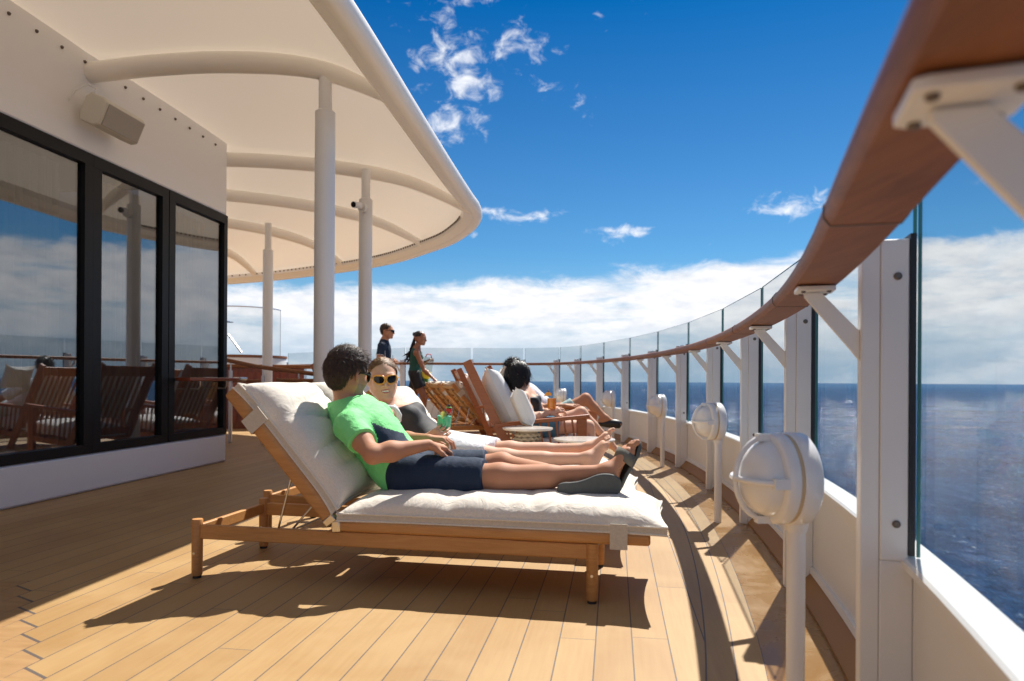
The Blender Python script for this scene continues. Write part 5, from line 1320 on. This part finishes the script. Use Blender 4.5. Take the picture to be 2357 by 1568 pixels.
# ------------------------------------------------ seated person with black bobbed hair
def build_c():
    c = P(1196, 866, 6.15); f = (.72, .66, -.02); u = (.05, .05, 1); sc = 1.06
    nb, hm = P(1204, 903, 6.15), P(1236, 982, 6.15); sR, sL = P(1205, 915, 5.98), P(1222, 910, 6.36); hR, hL = P(1243, 984, 6.04), P(1248, 984, 6.25)
    eR, wR = P(1226, 962, 5.92), P(1266, 950, 6.02); eL, wL = P(1250, 950, 6.4), P(1272, 948, 6.2)
    k1, a1 = P(1337, 951, 6.28), P(1400, 1012, 6.30); k2, a2 = P(1353, 982, 6.06), P(1376, 1075, 6.02)
    s = SDF(); A = torso(s, nb, hm, sR, sL, hR, hL, .86, .055); nT = len(s.ops)
    s.cap(V3(nb), V3(c) + nv(u) * -.05 - nv(f) * .01, .046, .046, .035); arm(s, sR, eR, wR, .80); arm(s, sL, eL, wL, .80); leg(s, hL, k1, a1, .92, (.3, 0, .9)); leg(s, hR, k2, a2, .92, (.5, 0, .8))
    hand(s, wR, (.9, .2, .35), (-.2, -.8, .5), -1, .9, (.3, .7, .4)); hand(s, wL, (1, -.3, .2), (0, .6, .7), 1, .9)
    foot(s, a1, (.80, 0, -.42), (.55, 0, .8), -1, .92); foot(s, a2, (.95, -.1, -.1), (.1, 0, 1), 1, .92); q = head(s, c, f, u, sc, True)
    o = sdf_object('person', s, .0075, M['skin_w'], None, fine=[(V3(wR) - .06, V3(wR) + np.array((.20, .12, .14)), .0045)])
    tag(o, 'seated person with black bobbed hair, black top and denim shorts', 'person')
    up = A[2]; sw = SDF(); sw.ops = s.ops[:nT]; sw = sw.inflated(.006); sw.plane(V3(nb) - up * .035, up * .9 + A[1] * .35); sw.plane(V3(hm) + up * .04, -up)
    for sp_ in (sR, sL): sw.ell(V3(sp_) + (V3(sp_) - V3(nb)) * .12, (.050, .080, .085), A, .005, 's')
    tk = sdf_object('tank_top', sw, .0065, M['blackcloth'], o, warp=lambda X, Y, Z: .002 * snoise(X, Y, Z, 50, 4))
    tube_obj('shoulder_strap', M['blackcloth'], tk, ([V3(nb) - up * .085 + A[0] * .06 - A[1] * .088, V3(nb) - up * .0 + A[0] * .075 - A[1] * .035, V3(nb) + up * .002 + A[0] * .08 + A[1] * .02, V3(nb) - up * .09 + A[0] * .075 + A[1] * .10], .016))
    st = SDF(); hv = V3(hm); st.ell(hv + up * .02, (.150, .115, .09), A, .05)
    for h_, k_ in ((V3(hR), V3(k2)), (V3(hL), V3(k1))): st.cap(h_, h_ + (k_ - h_) * .38, .096, .096, .05, cut=True)
    sdf_object('shorts', st, .007, M['denim'], o, warp=lambda X, Y, Z: .004 * snoise(X, Y, Z, 45, 4))
    ff = nv(f); uu = np.array(u, float); uu = nv(uu - ff * (uu @ ff)); ll = np.cross(uu, ff)
    h = SDF(); h.ell(q(-.022, 0, .040), np.array((.104, .076, .090)) * sc, [ff, ll, uu], .03); h.ell(q(-.026, 0, -.058), np.array((.076, .072, .092)) * sc, [ff, ll, uu], .05); h.plane(q(.062, 0, 0), ff); h.plane(q(-.02, 0, -.145), -uu - ff * .3)
    h0 = sdf_object('hair', h, .006, M['hair_bk'], o, warp=lambda X, Y, Z: .005 * snoise(X, Y * 1.0, Z * .4, 90, 3))
    keep = lambda a, b, z: z > -.02 and a < .07
    strands('hair_strands', h0, c, f, u, sc * 1.06, M['hair_bk'], 1500, keep, lambda a, b, z: (-.2, .5 * np.sign(b), -.8), lambda a, b, z: .11 if z < .06 else .06, r=.0016, lift=.10, seed=24, jit=.3, shell=1.06, grav=.18)
    return o
build_c()
gl, Tm = tumbler('orange_drink', 'orange cocktail with a fruit slice on the rim held by the black haired person', P(1270, 944, 6.02), M['orange_drink'], .13, .040, .80)
m = MB(); m.prism([(.034 * math.cos(a), .034 * math.sin(a)) for a in np.linspace(0, math.pi, 12)], (-.034, 0, .125), (1, 0, .1), (0, 0, 1), (0, .006, 0)); m.build('fruit_slice', M['fruit'], gl)
m = MB(); m.lathe([(.001, .160), (.008, .165), (.008, .172), (.001, .178)], 12, Matrix.Translation((-.03, 0, 0))); m.build('cherry', M['hair_dk'], gl, smooth=True)

# ------------------------------------------------ seated person in white shirt with black clog
def build_d():
    Y = 8.2
    c = P(1184, 851, Y); f = (.8, .6, 0); u = (0, 0, 1); nb, hm = P(1190, 885, Y), P(1275, 958, Y)
    sR, sL = P(1195, 893, Y - .2), P(1205, 893, Y + .2); hR, hL = P(1280, 958, Y - .1), P(1282, 958, Y + .1)
    eR, wR = P(1248, 938, Y - .40), P(1300, 934, Y - .38); k1, a1 = P(1348, 918, Y - .1), P(1393, 962, Y - .15); k2, a2 = P(1362, 955, Y), P(1378, 1060, Y)
    s = SDF(); A = torso(s, nb, hm, sR, sL, hR, hL, 1.0, 0, .01); nT = len(s.ops); s.cap(V3(nb), V3(c) - nv(u) * .05, .056, .055, .04)
    arm(s, sR, eR, wR, 1.0); arm(s, sL, P(1262, 938, Y + .3), P(1290, 930, Y + .2), 1.0); leg(s, hR, k1, a1, 1.08, (.2, 0, .9)); leg(s, hL, k2, a2, 1.05, (.6, 0, .7))
    hand(s, wR, (1, -.05, .02), (0, -.3, 1), 1, 1.05, (.12, .15, .1), .2); hand(s, P(1290, 930, Y + .2), (1, 0, 0), (0, 0, 1), -1)
    foot(s, a1, (.85, 0, -.05), (.1, 0, 1), -1, 1.0); foot(s, a2, (.95, 0, -.1), (.1, 0, 1), 1, 1.0); q = head(s, c, f, u, 1.04)
    o = sdf_object('person', s, .0085, M['skin_m'], None, fine=[(V3(wR) - np.array((.02, .1, .06)), V3(wR) + np.array((.22, .1, .06)), .005)])
    tag(o, 'seated person in white shirt and pale teal shorts with black clogs', 'person')
    up = A[2]; sw = SDF(); sw.ops = s.ops[:nT]; sw = sw.inflated(.014); sw.plane(V3(nb) + up * .03, up)
    for a_, b_ in ((V3(sR), V3(eR)), (V3(sL), V3(P(1262, 938, Y + .3)))): sw.cap(a_, a_ + (b_ - a_) * .7, .068, .072, .03, cut=True)
    sdf_object('shirt', sw, .009, M['whitecloth'], o, warp=lambda X, Y_, Z: .005 * snoise(X, Y_, Z, 40, 4))
    st = SDF(); st.ell(V3(hm), (.165, .125, .11), A, .05)
    for h_, k_ in ((V3(hR), V3(k1)), (V3(hL), V3(k2))): st.cap(h_, h_ + (k_ - h_) * .62, .112, .098, .05, cut=True)
    sdf_object('shorts', st, .009, M['paleteal'], o, warp=lambda X, Y_, Z: .004 * snoise(X, Y_, Z, 45, 4))
    ff = nv(f); uu = np.array((0, 0, 1.)); ll = np.cross(uu, ff)
    h = SDF(); h.ell(q(-.025, 0, .045), np.array((.108, .088, .095)), [ff, ll, uu], .03); h.ell(q(-.05, 0, 0), np.array((.075, .078, .075)), [ff, ll, uu], .03); h.plane(q(.06, 0, 0), ff)
    h0 = sdf_object('hair', h, .006, M['hair_bk'], o, warp=lambda X, Y_, Z: .006 * snoise(X, Y_, Z, 120, 3))
    strands('hair_strands', h0, c, f, u, 1.1, M['hair_bk'], 600, lambda a, b, z: z > .0, lambda a, b, z: (.3, .2, .2), lambda a, b, z: .05, r=.002, lift=.6, seed=34, jit=.8)
    d = V3((.85, 0, -.05)); cl = SDF(); b0 = V3(a1); d = nv(d); w = np.array((0, 1., 0)); n_ = nv(np.cross(d, w)) * -1; n_ = n_ if n_[2] > 0 else -n_
    cl.ell(b0 + d * .10 - n_ * .055, (.105, .055, .048), [d, w, n_], .03); cl.cap(b0 - d * .045 - n_ * .070, b0 + d * .14 - n_ * .085, .034, .044, .03); cl.cap(b0 - d * .07 - n_ * .03, b0 - d * .01 - n_ * .02, .012, .012, .01)
    cl.ell(b0 + n_ * .03, (.05, .042, .06), [d, w, n_], .01, 's'); cl.plane(b0 - n_ * .113, -n_)
    sdf_object('clog', cl, .005, M['rubber'], o)
    a_ = V3(a2); cl = SDF(); cl.ell(a_ + np.array((.08, 0, -.05)), (.12, .055, .045)); sdf_object('clog', cl, .008, M['rubber'], o)
    return o
build_d()

# ------------------------------------------------ standing person in navy rash top
def build_e():
    Y = 11.1; c = P(892, 763, Y); f = (.98, -.1, -.05); u = (.08, 0, 1); nb, hm = P(884, 786, Y), P(882, 862, Y)
    sR, sL = P(879, 797, Y - .19), P(884, 797, Y + .19); hR, hL = P(880, 868, Y - .09), P(884, 868, Y + .09)
    eR, wR = P(872, 826, Y - .24), P(896, 833, Y - .12); kR, aR = V3((P(884, 0, Y).x, Y - .1, .50)), V3((P(880, 0, Y).x, Y - .1, .08)); kL, aL = V3((P(884, 0, Y).x + .05, Y + .1, .50)), V3((P(880, 0, Y).x + .1, Y + .1, .08))
    s = SDF(); A = torso(s, nb, hm, sR, sL, hR, hL, 1.0); nT = len(s.ops); s.cap(V3(nb), V3(c) - nv(u) * .05 - nv(f) * .01, .058, .056, .04)
    arm(s, sR, eR, wR, 1.05); eL, wL = P(886, 826, Y + .24), P(899, 830, Y + .08); arm(s, sL, eL, wL, 1.0); leg(s, hR, kR, aR, 1.0, (1, 0, 0)); leg(s, hL, kL, aL, 1.0, (1, 0, 0))
    hand(s, wR, (.9, .3, .2), (-.1, -.9, .4), -1, 1.0, (.6, .9, .5)); hand(s, wL, (1, -.2, .1), (0, .6, .8), 1, 1.0, (.6, .9, .5)); foot(s, aR, (1, -.1, 0), (0, 0, 1), 1); foot(s, aL, (1, .1, 0), (0, 0, 1), -1)
    q = head(s, c, f, u, 1.04); o = sdf_object('person', s, .009, M['skin_m'], None, fine=[(V3(c) - .15, V3(c) + .15, .005), (V3(wR) - np.array((.03, .08, .06)), V3(wR) + np.array((.14, .24, .08)), .005)])
    tag(o, 'standing person with short hair, sunglasses and a navy short sleeved swim top', 'person')
    up = A[2]; sw = SDF(); sw.ops = s.ops[:nT]; sw = sw.inflated(.008); sw.plane(V3(nb) + up * .05, up)
    for a_, b_ in ((V3(sR), V3(eR)), (V3(sL), V3(eL))): sw.cap(a_, a_ + (b_ - a_) * .72, .062, .058, .03, cut=True)
    sdf_object('swim_top', sw, .009, M['navy'], o, warp=lambda X, Y_, Z: .003 * snoise(X, Y_, Z, 40, 4))
    st = SDF(); st.ell(V3(hm), (.165, .12, .11), A, .05)
    for h_, k_ in ((V3(hR), kR), (V3(hL), kL)): st.cap(h_, h_ + (k_ - h_) * .9, .105, .095, .05, cut=True)
    sdf_object('shorts', st, .01, M['blackcloth'], o)
    a_, b_ = V3(sR), V3(eR); e_ = a_ + (b_ - a_) * .73; tube_obj('white_piping', M['whitecloth'], o, ([e_ + .061 * (nv(A[1]) * math.cos(t) + nv(np.cross(b_ - a_, A[1])) * math.sin(t)) for t in np.linspace(0, 2 * math.pi, 20)], .004), ([V3(nb) + A[0] * .07 + A[1] * .03, V3(sR) + A[1] * .05 - up * .05, V3(sR) + A[1] * .055 - A[0] * .02 - up * .25], .003))
    ff = nv(f); uu = nv(np.array((.08, 0, 1.))); ll = np.cross(uu, ff); h = SDF(); h.ell(q(-.025, 0, .042), np.array((.100, .081, .086)) * 1.04, [ff, ll, uu], .02); h.ell(q(-.055, 0, .0), np.array((.064, .070, .075)), [ff, ll, uu], .02); h.plane(q(.055, 0, .03), ff - uu * .3)
    h.plane(q(-.01, 0, -.01), -uu + ff * .9); sdf_object('hair', h, .005, M['hair_dk'], o, warp=lambda X, Y_, Z: .003 * snoise(X, Y_, Z, 150, 3)); sunglasses(o, q, 1.04, M['black'])
    return o
build_e()
hn = P(903, 829, 11.0); t = empty('small_cup', 'small white cup held by the standing person in the navy top', 'cup', tuple(hn)); m = MB(); m.lathe([(.02, -.03), (.03, .03), (.026, .03), (.018, -.027)], 16); m.build('cup', M['white'], t, smooth=True); m = MB(); m.tube([(0, 0, -.02), (.01, 0, .08)], .004, 6); m.build('straw', M['rubber'], t)

# ------------------------------------------------ attendant with long braids
def build_f():
    Y = 11.4; c = P(968, 779, Y); f = (.97, -.22, -.12); u = (.10, 0, 1); nb, hm = P(958, 803, Y), P(955, 862, Y); sc = 1.0
    sR, sL = P(959, 812, Y - .17), P(961, 812, Y + .17); hR, hL = P(957, 868, Y - .085), P(959, 868, Y + .085)
    eR, wR = P(976, 852, Y - .22), P(997, 871, Y - .35); eL, wL = P(968, 842, Y + .2), P(981, 832, Y + .1)
    kR, aR = P(976, 915, Y - .1), P(972, 972, Y - .08); kL, aL = P(952, 915, Y + .1), P(935, 968, Y + .1)
    s = SDF(); A = torso(s, nb, hm, sR, sL, hR, hL, .88, .052); nT = len(s.ops); s.cap(V3(nb), V3(c) - nv(u) * .05 - nv(f) * .01, .047, .045, .04)
    arm(s, sR, eR, wR, .86); arm(s, sL, eL, wL, .86); leg(s, hR, kR, aR, 1.0, (1, 0, 0)); leg(s, hL, kL, aL, 1.0, (1, 0, 0))
    hand(s, wR, (.8, -.1, -.5), (.3, -.2, .8), -1, .9, (.3, .4, .3)); hand(s, wL, (.9, 0, .5), (-.4, 0, .8), 1, .9, (.6, .9, .5)); foot(s, aR, (1, -.1, -.1), (0, 0, 1), 1, .95); foot(s, aL, (.9, .1, -.4), (.3, 0, 1), -1, .95)
    q = head(s, c, f, u, sc, True); o = sdf_object('person', s, .009, M['skin_b'], None, fine=[(V3(c) - .15, V3(c) + .15, .005), (V3(wR) - .04, V3(wR) + np.array((.16, .08, .05)), .0055)])
    tag(o, 'standing person with long black braids, dark teal tank top and black shorts', 'person')
    up = A[2]; sw = SDF(); sw.ops = s.ops[:nT]; sw = sw.inflated(.008); sw.plane(V3(nb) - up * .01, up + A[1] * .4)
    for sp_ in (sR, sL): sw.ell(V3(sp_) + (V3(sp_) - V3(nb)) * .15, (.052, .09, .09), A, .005, 's')
    sdf_object('tank_top', sw, .009, M['teal'], o)
    st = SDF(); st.ell(V3(hm) + up * .02, (.150, .118, .10), A, .05)
    for h_, k_ in ((V3(hR), V3(kR)), (V3(hL), V3(kL))): st.cap(h_, h_ + (k_ - h_) * .55, .105, .110, .05, cut=True)
    sdf_object('shorts', st, .009, M['blackcloth'], o, warp=lambda X, Y_, Z: .004 * snoise(X, Y_, Z, 40, 4))
    ff = nv(f); uu = np.array(u, float); uu = nv(uu - ff * (uu @ ff)); ll = np.cross(uu, ff); h = SDF(); h.ell(q(-.028, 0, .042), np.array((.096, .077, .080)), [ff, ll, uu], .02); h.plane(q(.045, 0, .03), ff - uu * .5); h.plane(q(-.0, 0, -.01), -uu + ff * .6)
    h.ell(q(-.115, 0, .055), (.036, .036, .036), None, .012); h0 = sdf_object('hair', h, .005, M['hair_bk'], o, warp=lambda X, Y_, Z: .003 * snoise(X, Y_, Z, 190, 3))
    m = MB(); rs = np.random.RandomState(3)
    for k in range(46):
        p = Vector(tuple(q(-.105, rs.uniform(-.03, .03), .04))); e = P(938 + rs.normal() * 6, 836 + rs.uniform(-22, 6), Y + rs.uniform(-.08, .08)); md_ = P(948 + rs.normal() * 3, 806, Y + rs.uniform(-.06, .06))
        m.tube([p, p.lerp(md_, .6), md_, md_.lerp(e, .5) + Vector((rs.normal() * .012, 0, 0)), e], [.006, .008, .008, .0065, .003], 6)
    m.build('braids', M['hair_bk'], h0, smooth=True)
    return o
build_f()
b0 = P(981, 858, 11.42); t = empty('tote_bag', 'clear tote bag with a bright yellow bottom hanging beside the person with braids', 'bag', tuple(b0))
TM = Matrix.Rotation(R(8), 4, 'Y')
m = MB(); m.box((-.075, -.05, .02), (.085, .05, .26), TM); m.build('clear_body', M['clearplastic'], t, bevel=.01)
m = MB(); m.box((-.070, -.055, -.10), (.072, .055, .019), TM); m.build('yellow_base', M['yellow'], t, bevel=.012)
m = MB(); m.box((-.055, -.045, -.16), (.055, .045, -.101), TM); m.build('dark_foot', M['leaf'], t, bevel=.01)
m = MB(); m.tube([TM @ Vector(v) for v in ((-.05, 0, .25), (-.03, 0, .31), (.03, 0, .31), (.06, 0, .25))], .008, 8); m.build('handle', M['berry'], t, smooth=True)
